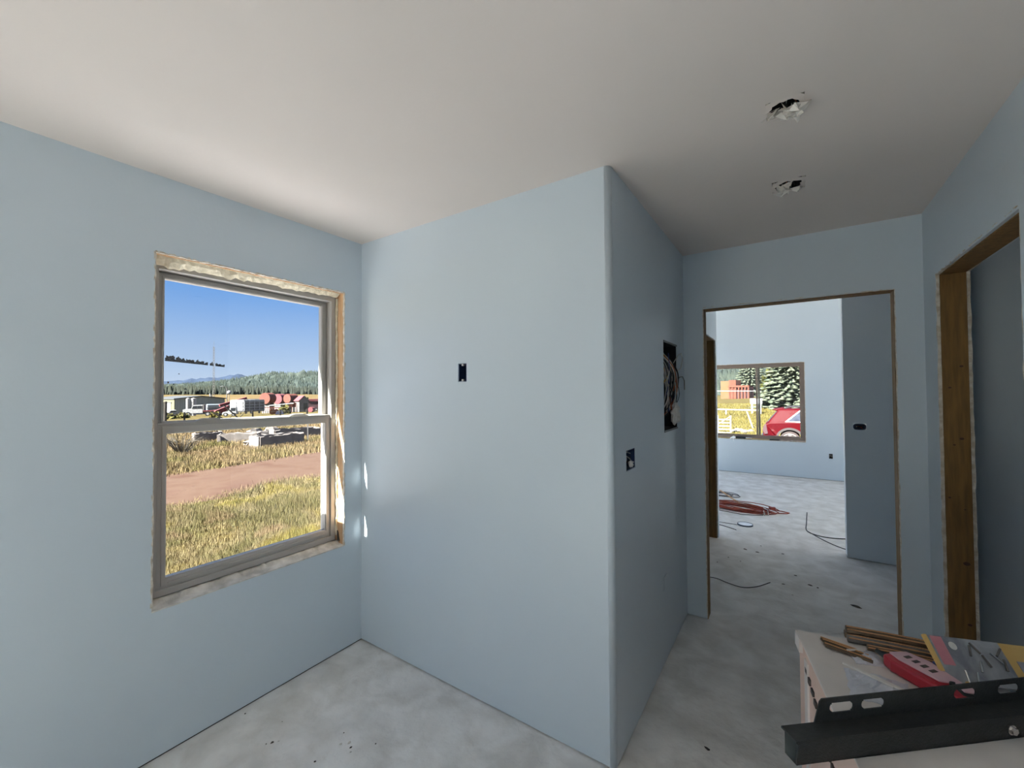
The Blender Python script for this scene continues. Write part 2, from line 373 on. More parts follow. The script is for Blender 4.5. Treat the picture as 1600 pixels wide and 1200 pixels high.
# upper pane: dark strip standing in for stray treetops in the sky, and residue specks
PANEMARK = mat('pane_mark_dark', (52, 56, 64), (120, 122, 126), 260, .9, detail=6)
gx = -.1305
rs = MB(); ya, yb_, za, zb_ = -.937, -.700, 1.662, 1.645
n = 60
for i in range(n):
    t0, t1 = i/n, (i+1)/n; tm = (t0+t1)/2
    if .705 < tm < .735 or .80 < tm < .83: continue
    h = (.026-.012*tm)*(.5+.5*abs(math.sin(tm*19+math.sin(tm*40))))*rnd.uniform(.7, 1.15)
    y0_, y1_ = ya+(yb_-ya)*t0, ya+(yb_-ya)*t1; z0_ = za+(zb_-za)*tm
    rs.box(gx, gx+.0012, y0_, y1_+.0003, z0_, z0_+h)
tag(wp(rs, 'treetop_strip', PANEMARK, uso), 'ragged dark grey strip across the upper pane')
for yy, zz, s in ((-.925, 1.565, .004), (-.905, 1.558, .003), (-.86, 1.535, .004), (-.858, 1.522, .003), (-.885, 1.605, .0025)):
    wp(MB().cyl((gx, yy, zz), (gx+.001, yy, zz), s, 7), 'speck', PANEMARK, uso)
# raw edges round the opening
for p0, p1, u in (((-.0065, WY2, WZ1), (-.0065, WY2, WZ2), (0,1,0)), ((-.0065, WY1, WZ1), (-.0065, WY1, WZ2), (0,1,0)), ((-.0065, WY1, WZ2), (-.0065, WY2, WZ2), (0,0,1))):
    wp(ragged_strip(MB(), p0, p1, u, (1,0,0), .0035, .0064, 70, .45), 'drywall_edge', GYP)
wp(MB().box(-.160, -.014, WY2-.004, WY2+.02, WZ1+.002, WZ2-.001), 'jamb', WOODP)
wp(MB().box(-.160, -.014, WY1-.02, WY1+.004, WZ1+.002, WZ2-.001), 'jamb', WOODP)
wp(MB().box(-.160, -.014, WY1+.004, WY2-.004, WZ2-.006, WZ2+.02), 'head', WOODP)
# torn foam under the head
fm = MB(); n = 46; P, Q = [], []
for i in range(n+1):
    t = i/n; y = WY1+.006+(WY2-WY1-.02)*t
    d = (.038-.020*t)*(1+.5*(rnd.random()-.5)); xx = -.02-.012*rnd.random()
    P += [(-.078, y, WZ2-.005), (xx, y, WZ2-.005), (xx-.01, y, WZ2-.005-d*.45), (-.055-.01*rnd.random(), y, WZ2-.006-d), (-.078, y, WZ2-.010-d*.6)]
for i in range(n): Q += [(i*5+k, i*5+(k+1)%5, i*5+5+(k+1)%5, i*5+5+k) for k in range(5)]
Q += [(0,1,2,3,4), tuple(n*5+k for k in (4,3,2,1,0))]
wp(fm.add(P, Q), 'foam', FOAM, smooth=False)
# right seam foam bead and sill
wp(ragged_strip(MB(), (-.068, WY2-.008, WZ1+.05), (-.068, WY2-.008, WZ2-.03), (0,1,0), (1,0,0), .004, .006, 60, .7), 'foam', FOAM)
sl = MB(); n = 50; P, Q = [], []
for i in range(n+1):
    y = WY1+(WY2-WY1)*i/n; j = lambda s_: (rnd.random()-.5)*s_
    P += [(-.15, y, WZ1-.01), (.0015+j(.003), y, WZ1-.004), (.0015+j(.003), y, WZ1+.002+j(.002)), (-.04+j(.01), y, WZ1+.006+j(.004)), (-.066, y, WZ1+.017+j(.010)), (-.15, y, WZ1+.02)]
for i in range(n): Q += [(i*6+k, i*6+(k+1)%6, i*6+6+(k+1)%6, i*6+6+k) for k in range(6)]
Q += [(5,4,3,2,1,0), tuple(n*6+k for k in range(6))]
wp(sl.add(P, Q), 'sill', DIRTYSILL)
wp(MB().prism([(0,0),(.022,0),(.006,.055),(0,.06)], (-.06, WY2-.006, WZ1+.02), (1,0,0), (0,0,1), (0,-1,0), .004), 'torn_flap', PLATE)

# ------------------------------------------------------------------ far window (two light slider)
WC2 = Vector(((FX[0]+FX[1])/2, YF+.08, FZ[0]))
win2 = struct(empty('window_2', WC2), 'wide two pane sliding window in the far wall')
VINYLD = mat('vinyl_brown', (140, 124, 112), (134, 118, 106), 3, .5)
def wp2(mb, nm, m, parent=win2, **k):
    mb.v = [tuple(Vector(p)-WC2) for p in mb.v]; return mb.build(nm, m, parent, **k)
a0, a1, b0, b1 = FX[0]+.004, FX[1]-.004, FZ[0]+.02, FZ[1]-.004
wp2(MB().panel(1, YF+.03, YF+.11, a0, a1, b0, b1, [(a0+.045, a1-.045, b0+.045, b1-.045)]), 'frame', VINYLD, bevel=.003)
xm = 1.735; yl = [(a0+.04, xm+.02, YF+.075), (xm-.045, a1-.04, YF+.05)]
for x0, x1, y in yl:
    so = wp2(MB().panel(1, y-.012, y+.012, x0, x1, b0+.04, b1-.04, [(x0+.03, x1-.03, b0+.07, b1-.07)]), 'sash', VINYLD, bevel=.002)
    wp2(MB().box(x0+.026, x1-.026, y-.003, y+.003, b0+.066, b1-.066), 'pane', GLASS, so)
wp2(MB().panel(1, YF+.001, YF+.164, FX[0], FX[1], FZ[0], FZ[1], [(FX[0]+.003, FX[1]-.003, FZ[0]+.003, FZ[1]-.003)]), 'jamb', WOODJ)
wp2(ragged_strip(MB(), (FX[0], YF+.012, FZ[0]+.004), (FX[1], YF+.012, FZ[0]+.004), (0,0,1), (0,1,0), .004, .014, 40, .4), 'sill', GYP)
for p0, p1, u in (((FX[1], YF+.005, FZ[0]), (FX[1], YF+.005, FZ[1]), (1,0,0)), ((FX[0], YF+.005, FZ[1]), (FX[1], YF+.005, FZ[1]), (0,0,1))):
    wp2(ragged_strip(MB(), p0, p1, u, (0,1,0), .004, .006, 40, .4), 'drywall_edge', GYP)
# unseen openings behind the viewer and round the far room, added for daylight
def simple_window(name, axis, c, a0, a1, z0, z1, label, n=2):
    o = Vector(((a0+a1)/2, c, z0)) if axis == 1 else Vector((c, (a0+a1)/2, z0))
    e = struct(empty(name, o), label)
    hs = [(a0+.05+(a1-a0-.05)/n*i, a0+(a1-a0-.05)/n*(i+1), z0+.05, z1-.05) for i in range(n)]
    mb = MB().panel(axis, c-.03, c+.03, a0+.003, a1-.003, z0+.003, z1-.003, hs); mb.v = [tuple(Vector(p)-o) for p in mb.v]; mb.build('frame', VINYL, e)
    for h in hs:
        mb = MB()
        if axis == 1: mb.box(h[0]-.005, h[1]+.005, c-.003, c+.003, h[2]-.005, h[3]+.005)
        else: mb.box(c-.003, c+.003, h[0]-.005, h[1]+.005, h[2]-.005, h[3]+.005)
        mb.v = [tuple(Vector(p)-o) for p in mb.v]; mb.build('pane', GLASS, e)
simple_window('window_3', 0, -.10, *lw_holes[1][:2], lw_holes[1][2], lw_holes[1][3], 'unseen window added along the left wall to let in daylight')
simple_window('window_4', 0, -.09, 3.7, 6.7, .003, 2.9, 'unseen glazing added on the left to brighten the far room')
simple_window('window_5', 0, XR+.08, 3.7, 6.7, .003, 2.9, 'unseen glazing added on the right to brighten the far room')
simple_window('window_6', 1, YC+.04, 3.0, 6.9, 2.65, 3.9, 'unseen high windows added to let sun into the far room', 3)
simple_window('door_4', 1, YB-.08, *SDX, .003, 2.05, 'unseen glazed opening added behind the viewer to let in sun', 1)

# ------------------------------------------------------------------ electrical boxes
def wires(parent, pts_list, r=.0016):
    for pts, m in pts_list: MB().tube(pts, r, 6).build('wire', m, parent, smooth=True)
def arc(p0, p1, bulge, n=12):
    p0, p1, b = Vector(p0), Vector(p1), Vector(bulge)
    return [p0.lerp(p1, i/n)+b*math.sin(PI*i/n) for i in range(n+1)]
def box_shell(parent, axis, c_open, c_back, a0, a1, b0, b1, m, th=.003, nm='box_shell'):
    """open box sunk in a wall; the open side is at c_open"""
    s = 1 if c_back > c_open else -1
    mb = MB(); lo, hi = sorted((c_open, c_back))
    mb.panel(axis, lo, hi, a0, a1, b0, b1, [(a0+th, a1-th, b0+th, b1-th)])
    x = sorted((c_back, c_back-s*th))
    mb.panel(axis, x[0], x[1], a0+th, a1-th, b0+th, b1-th)
    return mb.build(nm, m, parent)
# 1: blue single-gang box on the nook wall
e = empty('outlet_box', (0,0,0), label='dark blue empty outlet box in the nook wall', cat='outlet box')
x0, x1 = NBX; z0, z1 = NBZ
e.location = ((x0+x1)/2, .03, z0); off = Vector(e.location)
def shift(o, off):
    o.data.vertices.foreach_set('co', [c for v in o.data.vertices for c in (v.co-off)]); o.data.update(); return o
shift(box_shell(e, 1, .002, .065, x0+.002, x1-.002, z0+.002, z1-.002, BOXBLUE), off)
for zz in (z1-.008, z0+.008):
    shift(MB().box((x0+x1)/2-.006, (x0+x1)/2+.006, .001, .012, zz-.005, zz+.005).build('screw_tab', WIREW, e), off)
shift(MB().tube(arc((x1-.012, .055, z0+.012), (x1-.018, .02, z0+.05), (.004, -.01, 0)), .0022, 6).build('wire', WIREW, e, smooth=True), off)
shift(MB().tube(arc((x1-.008, .058, z0+.01), (x1-.010, .015, z0+.036), (.002, -.01, 0)), .002, 6).build('wire', WIREY, e, smooth=True), off)
# 2: two-gang box on the hall wall near the corner
e = empty('switch_box', (W1-.04, sum(SY)/2, SZ[0]), label='open switch box with white wires by the rounded corner', cat='switch box'); off = Vector(e.location)
shift(box_shell(e, 0, W1-.003, W1-.065, SY[0]+.002, SY[1]-.002, SZ[0]+.002, SZ[1]-.002, BOXBLUE), off)
for i in range(7):
    ya_, yb2 = rnd.uniform(SY[0]+.012, SY[1]-.012), rnd.uniform(SY[0]+.012, SY[1]-.012)
    shift(MB().tube(arc((W1-.058, ya_, rnd.choice((SZ[0], SZ[1]-.02))+.01), (W1-.012, yb2, rnd.uniform(SZ[0]+.02, SZ[1]-.015)), (.012, .006, .0)), .0024, 6).build('wire', rnd.choice((WIREW, WIREW, WIREB)), e, smooth=True), off)
shift(MB().sphere((W1-.012, SY[1]-.03, SZ[0]+.02), .016, 8, 6, .6, (.8, 1.3, .9)).build('paper_wad', PAPER, e), off)
# 3: low voltage cabinet full of cables
e = empty('wiring_cabinet', (W1-.05, sum(PY)/2, PZ[0]), label='recessed cabinet crammed with loose cables in the hall wall', cat='cabinet'); off = Vector(e.location)
shift(box_shell(e, 0, W1-.002, W1-.10, PY[0]+.003, PY[1]-.003, PZ[0]+.003, PZ[1]-.003, DARKIN, nm='cabinet_body'), off)
for i in range(44):
    ya_ = rnd.uniform(PY[0]+.03, PY[1]-.03); za_ = PZ[1]-.02 if rnd.random() < .7 else PZ[0]+.05
    yb2 = rnd.uniform(PY[0]+.03, PY[1]-.03); zb2 = rnd.uniform(PZ[0]+.08, PZ[0]+.30) if za_ > 1.5 else rnd.uniform(1.5, 1.75)
    pts = arc((W1-.085, ya_, za_), (W1-rnd.uniform(-.012, .03), yb2, zb2), (rnd.uniform(.01, .06), rnd.uniform(-.03, .03), 0), 14)
    shift(MB().tube(pts, rnd.choice((.0028, .0035, .0042)), 6).build('cable', rnd.choice((WIREW, WIREW, WIREW, WIREW, WIREW, WIREB, WIREB, WIREBL, WIREY, COPPER)), e, smooth=True), off)
shift(MB().tube([(W1-.03, PY[1]-.03, 1.66), (W1+.01, PY[1]+.0, 1.74), (W1+.018, PY[1]+.05, 1.755), (W1+.02, PY[1]+.085, 1.72), (W1+.012, PY[1]+.06, 1.66), (W1-.0, PY[1]-.02, 1.63), (W1-.04, PY[1]-.06, 1.6)], .003, 6).build('cable', WIREW, e, smooth=True), off)
shift(MB().tube([(W1-.03, PY[1]-.03, 1.50), (W1+.012, PY[1]+.02, 1.60), (W1+.02, PY[1]+.07, 1.605), (W1+.022, PY[1]+.115, 1.58), (W1+.022, PY[1]+.12, 1.52)], .003, 6).build('cable', GREYST, e, smooth=True), off)
for zz, s, yy in ((1.395, .052, PY[1]-.07), (1.335, .036, PY[1]-.11), (1.345, .034, PY[1]-.0)):
    shift(MB().sphere((W1+.006, yy, zz), s, 9, 7, .55, (.45, 1.35, .9)).build('paper_wad', PAPER, e), off)
shift(MB().box(W1-.09, W1-.06, PY[0]+.06, PY[0]+.17, 1.54, 1.68).build('splitter', BOXBLUE, e), off)
for k in range(4): shift(MB().cyl((W1-.06, PY[0]+.075+.027*k, 1.60), (W1-.045, PY[0]+.075+.027*k, 1.60), .006, 8).build('connector', STEEL, e), off)
for za_ in (PZ[1]-.005, PZ[0]-.005): shift(MB().box(W1-.006, W1+.004, PY[0], PY[1], za_, za_+.010).build('flange', BOXGREY, e), off)
# 4: box low on the hall wall - a faint painted-over plate
e = empty('wall_plate', (W1, .804, .405), label='small faint plate low on the hall wall', cat='wall plate')
MB().box(-.001, .004, -.035, .035, 0, .075).build('cover', WALL, e, bevel=.002)
# 5: oval box on the partition
e = empty('junction_box', (2.718, YC+.02, 1.155), label='dark oval electrical box in the shaded partition', cat='junction box'); off = Vector(e.location)
ov = [(.045*math.copysign(abs(math.cos(a))**.6, math.cos(a)), .028*math.copysign(abs(math.sin(a))**.6, math.sin(a))) for a in [2*PI*i/24 for i in range(24)]]
rim = MB(); n = 24
P = [(u, -.022, v+.028) for u, v in ov]+[(u*.84, -.024, v*.80+.028) for u, v in ov]+[(u*.84, .03, v*.80+.028) for u, v in ov]
rim.add(P, [(i,(i+1)%n,n+(i+1)%n,n+i) for i in range(n)]+[(n+i,n+(i+1)%n,2*n+(i+1)%n,2*n+i) for i in range(n)]+[tuple(range(2*n,3*n))])
rim.build('box_shell', BOXBLUE, e)
for i in range(5):
    MB().tube(arc((rnd.uniform(-.025,.025), .02, .03), (rnd.uniform(-.03,.03), -.018, rnd.uniform(.014,.042)), (0, -.012, .004)), .0026, 6).build('wire', (WIREW, WIREB, WIREB, COPPER, WIREB)[i], e, smooth=True)
# 6: outlet box low on the far wall
e = empty('outlet_box', (sum(OBX)/2, YF+.02, OBZ[0]), label='small dark outlet box low on the bright far wall', cat='outlet box'); off = Vector(e.location)
shift(box_shell(e, 1, YF+.001, YF+.07, OBX[0]+.001, OBX[1]-.001, OBZ[0]+.001, OBZ[1]-.001, DARKIN), off)
for i in range(3):
    shift(MB().tube(arc((OBX[0]+.012+.012*i, YF+.06, OBZ[0]+.015), (OBX[0]+.014+.01*i, YF+.01, OBZ[0]+.06), (.004, -.01, 0)), .003, 6).build('wire', (WIREW, WIREB, WIREW)[i], e, smooth=True), off)
# 7: ceiling boxes stuffed with paper and wire
def ceiling_box(c, label, seed, paper, spread):
    R_ = random.Random(seed); e = empty('ceiling_box', (c[0], c[1], H), .35, label=label, cat='ceiling box', group='open ceiling boxes')
    s = c[2]; n = 22
    rad = [s*R_.uniform(.82, 1.12) for _ in range(n)]
    ring = [(math.cos(2*PI*i/n)*q, math.sin(2*PI*i/n)*q) for i, q in enumerate(rad)]
    P = [(x*1.6, y*1.6, .0015) for x, y in ring]+[(x, y, -.0012) for x, y in ring]+[(x, y, .055) for x, y in ring]
    MB().add(P, [(i,(i+1)%n,n+(i+1)%n,n+i) for i in range(n)]).build('patch_ring', CEIL, e)
    MB().add([(x, y, -.0012) for x, y in ring]+[(x, y, .055) for x, y in ring], [(i,(i+1)%n,n+(i+1)%n,n+i) for i in range(n)]+[tuple(range(n,2*n))]).build('box_shell', DARKIN, e)
    for i in range(paper):
        x, y = R_.uniform(-1,1)*spread, R_.uniform(-.5,.5)*spread; k_ = .03
        q = [Vector((x+R_.uniform(-k_,k_), y+R_.uniform(-k_,k_), R_.uniform(-.045,.004))) for _ in range(6)]
        mb = MB(); mb.add(q+[v+Vector((.001,.001,.0012)) for v in q], [(0,1,2),(1,3,2),(2,3,4),(3,5,4),(6,8,7),(7,8,9),(8,10,9),(9,10,11)])
        mb.build('paper_scrap', PAPER, e)
    for i in range(5):
        MB().tube(arc((R_.uniform(-.02,.02), R_.uniform(-.02,.02), .04), (R_.uniform(-.045,.06), R_.uniform(-.03,.03), -.008), (R_.uniform(-.02,.02), 0, -.02)), .002, 6).build('wire', (WIREW, WIREB, WIREB, WIREB, COPPER)[i], e, smooth=True)
    return e
ceiling_box(CB1, 'torn paper and wires hanging from the nearer ceiling box', 3, 15, .045)
ceiling_box(CB2, 'open ceiling box with paper and wires further down the hall', 5, 6, .025)

# ------------------------------------------------------------------ things on the floor
# orange extension cord heap
def heap(name, c, rx, ry, rz_, loops, rr, m, label, cat, seed, tail=None):
    R_ = random.Random(seed); pts = []; n = loops*14
    for i in range(n):
        t = i/14; a = 2*PI*t+R_.uniform(-.08,.08); q = 1-.35*((t*.37)%1)
        ox, oy = .06*math.sin(t*1.7), .03*math.cos(t*2.3)
        pts.append((rx*q*math.cos(a)+ox, ry*q*math.sin(a)+oy, rr+ (rz_)*(.5+.5*math.sin(t*2.9+a*.5))*(.3+.7*(1-((t*.37)%1)))))
    # smooth
    sm = [Vector(p) for p in pts]
    sm = [sm[0]]+[(sm[i-1]+sm[i]*2+sm[i+1])/4 for i in range(1, n-1)]+[sm[-1]]
    if tail: sm += [Vector(p) for p in tail]
    e = empty(name, c, label=label, cat=cat)
    MB().tube(sm, rr, 6).build('cable', m, e, smooth=True); return e
cord = heap('extension_cord', (1.66, 4.42, 0), .42, .17, .06, 11, .0055, ORANGE, 'heap of red orange extension cord on the far room floor', 'cord', 11,
     tail=[(.30, -.02, .008), (.42, .02, .007), (.50, .06, .007), (.52, .10, .007), (.44, .14, .007), (.30, .12, .02)])
MB().tube([(.25, .02, .05), (.30, -.10, .06), (.31, -.15, .007), (.27, -.19, .007), (.26, -.12, .05)], .005, 6).build('tie_loop', WIREW, cord, smooth=True)
MB().tube([(-.36, -.10, .007), (-.2, -.22, .007), (.05, -.27, .007), (.25, -.18, .007), (.3, -.05, .03)], .005, 6).build('cable', GREYST, cord, smooth=True)
pl = MB().bar((.31, .07, .04), (.37, .10, .04), .03, .03); pl.build('plug', ORANGE, cord)
e = heap('cable_coil', (1.36, 5.10, 0), .22, .10, .02, 4, .005, GREYST, 'thin grey cable coil beside the orange cord heap', 'cable', 12)
e = empty('paint_stir_stick', (1.50, 4.78, 0), rz=-.95, label='pale wooden stick leaning on the orange cord heap', cat='stick')
MB().obox((0,0,.06), Vector((1,0,-.12)).normalized(), (0,1,0), Vector((.12,0,1)).normalized(), .26, .012, .003).build('stick', WOODP, e)
e = empty('round_lid', (1.765, 3.735, 0), label='round white lid lying flat on the floor', cat='lid')
MB().cyl((0,0,0), (0,0,.012), .072, 32).build('lid_top', LID, e)
mb = MB(); n = 32; P = [(.072*math.cos(a), .072*math.sin(a), 0) for a in [2*PI*i/n for i in range(n)]]+[(.078*math.cos(a), .078*math.sin(a), 0) for a in [2*PI*i/n for i in range(n)]]
P += [(x, y, .015) for x, y, z in P]
mb.add(P, [(2*n+i,2*n+(i+1)%n,3*n+(i+1)%n,3*n+i) for i in range(n)]+[(n+i,n+(i+1)%n,3*n+(i+1)%n,3*n+i) for i in range(n)]+[(i,2*n+i,2*n+(i+1)%n,(i+1)%n) for i in range(n)]).build('rim', LIDRIM, e)
def floor_wire(name, pts, rr, m, label, cat='wire'):
    c = Vector((sum(p[0] for p in pts)/len(pts), sum(p[1] for p in pts)/len(pts), 0))
    # Catmull-Rom
    V = [Vector((*p[:2], rr+(p[2] if len(p) > 2 else 0)))-c for p in pts]; out = []
    for i in range(len(V)-1):
        a, b, c2, d = V[max(i-1,0)], V[i], V[i+1], V[min(i+2,len(V)-1)]
        for k in range(6):
            t = k/6; out.append(.5*((2*b)+(c2-a)*t+(2*a-5*b+4*c2-d)*t*t+(3*b-a-3*c2+d)*t**3))
    out.append(V[-1]); o = MB().tube(out, rr, 6).build(name, m, smooth=True); o.location = c
    return tag(o, label, cat)
floor_wire('black_wire', [(2.354, 4.46, .05), (2.34, 4.15, .01), (2.335, 3.86), (2.42, 3.74), (2.53, 3.72), (2.66, 3.77)], .005, WIREB, 'bent black wire on the floor beside the partition')
floor_wire('black_wire', [(2.345, 3.84), (2.44, 3.65), (2.54, 3.50), (2.62, 3.42)], .004, WIREB, 'straight thin wire ending at the partition corner')
floor_wire('black_wire', [(1.60, 2.07), (1.69, 2.09), (1.78, 2.05), (1.88, 2.03), (1.97, 2.10), (2.055, 2.24)], .003, WIREB, 'curved dark wire just past the doorway')
floor_wire('thin_rod', [(1.50, 3.60), (1.60, 3.55), (1.70, 3.49)], .004, GREYST, 'thin grey rod on the floor in front of the white lid', 'rod')
floor_wire('thin_rod', [(1.50, 3.70), (1.60, 3.695), (1.69, 3.69)], .003, GREYST, 'thin rod touching the white lid', 'rod')
def chip(x, y, s, label, m=DEBRIS, grp='debris chips on the slab', lng=1.0, rot=0):
    q = [Vector((math.cos(2*PI*i/6)*s*lng*rnd.uniform(.6,1.1), math.sin(2*PI*i/6)*s*rnd.uniform(.5,1.1), 0)) for i in range(6)]
    mb = MB().add(q+[v*.7+Vector((0,0,s*.35*rnd.uniform(.5,1))) for v in q], [(5,4,3,2,1,0),(6,7,8,9,10,11)]+[(i,(i+1)%6,6+(i+1)%6,6+i) for i in range(6)])
    o = mb.build('debris_chip', m); o.location = (x, y, .0002); o.rotation_euler.z = rot
    return tag(o, label, 'debris', grp)
PALECHIP = mat('chip_pale', (206, 202, 194), (188, 184, 178), 30, .9)
N1 = 'dark chips in front of the nook'
for x, y, s_, lab in ((.319,-.684,.008, 'largest dark chip on the slab in front of the nook wall'), (.306,-.702,.004, 'tiny dark chip touching the largest chip'), (.044,-.672,.005, 'dark chip lying against the left wall'),
                      (.627,-.511,.007, 'dark chip beside the pale plaster crumbs'), (.533,-.481,.004, 'small dark chip left of the pale crumbs'), (.563,-.634,.006, 'dark chip nearest the viewer on the nook slab'), (.24,-.60,.003, 'faint dark speck between the left wall and the largest chip'), (.70,-.44,.004, 'dark speck right of the pale crumbs')):
    chip(x, y, s_, lab, grp=N1, rot=rnd.uniform(0,3))
for x, y, s_, lab in ((.600,-.500,.009, 'largest pale plaster crumb on the nook slab'), (.575,-.525,.007, 'pale crumb on the viewer side of the largest crumb'), (.645,-.525,.006, 'pale crumb right of the largest crumb'), (.335,-.665,.005, 'pale crumb next to the largest dark chip')):
    chip(x, y, s_, lab, PALECHIP, grp='pale crumbs in front of the nook', rot=rnd.uniform(0,3))
for x, y, s_, lg, lab in ((1.83,2.92,.013,1.8, 'dark scrap, left of the pair near the passage doorway'), (1.93,2.90,.012,1.6, 'dark scrap, right of the pair near the passage doorway'), (1.95,3.1,.009,1, 'small dark scrap behind the pair near the passage doorway'),
                      (2.13,2.98,.010,1.8, 'thin grey scrap in the middle of the far room entrance'), (1.72,2.62,.008,1, 'dark scrap close to the passage wall'), (1.82,2.58,.008,1, 'dark scrap just right of the passage wall'), (2.22,2.50,.010,1.6, 'short dark scrap in the middle of the passage floor'),
                      (2.31,2.36,.012,1.8, 'dark scrap, left of two in front of the partition'), (2.36,2.34,.010,1, 'dark scrap, right of two in front of the partition'), (1.65,2.45,.008,1, 'dark scrap at the edge of the doorway jamb'), (2.14,2.27,.008,2, 'faint scrap beyond the tip of the curved wire')):
    chip(x, y, s_, lab, lng=lg, grp='scraps beyond the doorway', rot=rnd.uniform(-.4,.4))
chip(2.568, 2.142, .018, 'long dark splinter near the right door jamb', lng=2.2, grp='scraps beyond the doorway', rot=-.4)
chip(2.20, 2.10, .008, 'pale scrap on the slab just past the doorway', PALECHIP)
chip(1.893, .317, .008, 'thin scrap on the hall floor beside the rounded corner', lng=2, rot=-.5)
# tools on the far sill
e = empty('caulking_gun', (1.38, YF+.012, FZ[0]+.009), label='white and black caulking gun lying on the far window sill', cat='caulking gun')
MB().cyl((-.02,0,.022), (.14,0,.022), .020, 12).build('barrel', BLKMET, e, smooth=False)
MB().cyl((.14,0,.022), (.24,0,.022), .009, 10, .003).build('nozzle', LID, e)
MB().cyl((-.16,0,.022), (-.02,0,.022), .005, 8).build('plunger_rod', STEEL, e)
MB().prism([(-.03,.03),(-.06,.045),(-.10,.02),(-.15,-.035),(-.135,-.04),(-.09,.0),(-.03,.0)], (0,-.012,.005), (1,0,0), (0,0,1), (0,1,0), .02).build('handle', LID, e)
MB().prism([(-.06,.0),(-.075,.0),(-.065,-.05),(-.055,-.05)], (0,-.012,.005), (1,0,0), (0,0,1), (0,1,0), .02).build('trigger', LID, e)
e = empty('utility_knife', (1.97, YF+.010, FZ[0]+.008), label='dark utility knife on the right of the far sill', cat='knife')
MB().prism([(-.08,0),(.06,0),(.08,.008),(.07,.02),(-.07,.022),(-.08,.015)], (0,-.01,0), (1,0,0), (0,0,1), (0,1,0), .02).build('handle', BLKMET, e, bevel=.003)
MB().prism([(.06,.004),(.10,.006),(.075,.016)], (0,-.001,0), (1,0,0), (0,0,1), (0,1,0), .002).build('blade', STEEL, e)
# ------------------------------------------------------------------ carton with hardware, bottom right
BO = Vector((2.215, .054, 0)); BA = math.radians(11)
BT = .72                                                     # height of the carton top
e = empty('carton', BO, BA, label='tall peach and white carton standing on the hall floor', cat='carton')
cw, cl = .44, .62                                            # local x to the right, local -y towards the viewer
MB().box(.004, cw, -cl, -.004, .0, BT-.006).build('body', CARDP, e, bevel=.003)
MB().box(-.004, cw+.004, -cl-.004, .004, BT-.006, BT).build('lid', CARDW, e, bevel=.002)
MB().box(-.006, .004, -.05, .004, BT-.045, BT-.001).build('lid_flap', CARDW, e)
MB().box(-.001, .004, -.12, -.085, .1, BT-.04).build('tape', CARDW, e)
for i in range(12):                                          # printed line along the left side
    y = -.10-.030*i; z = .655-.012*i
    MB().box(-.0012, .0042, y-.018*rnd.uniform(.5,1), y+.006, z-.016*rnd.uniform(.5,1), z+.004).build('print_mark', PRINT, e)
def boxpt(u, v, z=0): c, s = math.cos(BA), math.sin(BA); return Vector((BO.x+u*c-v*s, BO.y+u*s+v*c, BT+z))
# slotted black mounting rail lying across the carton
L0 = Vector((2.205, -.545, BT+.001)); ra = Vector((.758, .652, 0)).normalized(); ang = math.atan2(ra.y, ra.x)
e = empty('mounting_rail', L0, ang, label='slotted black steel mounting rail lying across the carton', cat='rail')
RL = .75
# local: x along the rail, -y towards the viewer
MB().box(0, RL, -.002, .002, 0, .048).build('front_web', BLKMET, e)
MB().box(0, RL, -.002, .040, .046, .050).build('ledge', BLKMET, e); MB().box(0, RL, -.002, .030, 0, .004).build('bottom_lip', BLKMET, e)
def slot(x0, x1, z0, z1, n=7):
    out = []; r_ = (z1-z0)/2; zc = (z0+z1)/2
    for i in range(n):
        t = (i+.5)/n*2-1; wdt = math.sqrt(1-t*t)*r_
        out.append((x0+r_-wdt, x1-r_+wdt, zc+r_*(t-1/n), zc+r_*(t+1/n)))
    return out
hs = [h for x in (.118, .198, .44, .56) for h in slot(x, x+.060, .067, .089)]
MB().panel(1, .038, .041, .100, RL, .050, .100, hs).build('slotted_flange', BLKMET, e)
MB().prism([(.080, .048), (.100, .048), (.100, .100), (.094, .094)], (0, .041, 0), (1,0,0), (0,0,1), (0,-1,0), .003).build('flange_end', BLKMET, e)
MB().prism([(0, .0), (.03, .004), (.03, .046), (-.006, .046)], (-.0, 0, 0), (0,1,0), (0,0,1), (1,0,0), .004).build('end_plate', GRIP, e)
b_ = MB().cyl((.525, -.004, .026), (.525, -.010, .026), .011, 16).build('bolt', STEEL, e); MB().cyl((.525, -.010, .026), (.525, -.016, .026), .008, 6).build('bolt_head', STEEL, b_)
# bundle of brown striped tubes
e = empty('tube_bundle', boxpt(.15, .0), BA, label='bundle of brown and grey striped tubes at the back of the carton', cat='bundle')
for k, (y, z, rr, m) in enumerate(((-.015, .013, .013, GREYST), (.010, .013, .012, BROWNST), (-.002, .033, .012, BROWNST), (-.045, .009, .009, BROWNST))):
    x0 = .02 if k == 3 else -.02
    t = MB().tube([(x0, y-.0, z), (.08, y-.002, z), (.16, y-.008, z), (.27, y-.022, z)], rr, 10).build('tube', m, e, smooth=True)
    for s_ in (-.45, .35):
        MB().tube([(x0, y+rr*math.sin(s_-.6)*1.0, z+rr*math.cos(s_-.6)), (.08, y-.002+rr*math.sin(s_-.6), z+rr*math.cos(s_-.6)), (.16, y-.008+rr*math.sin(s_-.6), z+rr*math.cos(s_-.6)), (.27, y-.022+rr*math.sin(s_-.6), z+rr*math.cos(s_-.6))], .0018, 5).build('stripe', ORST, t)
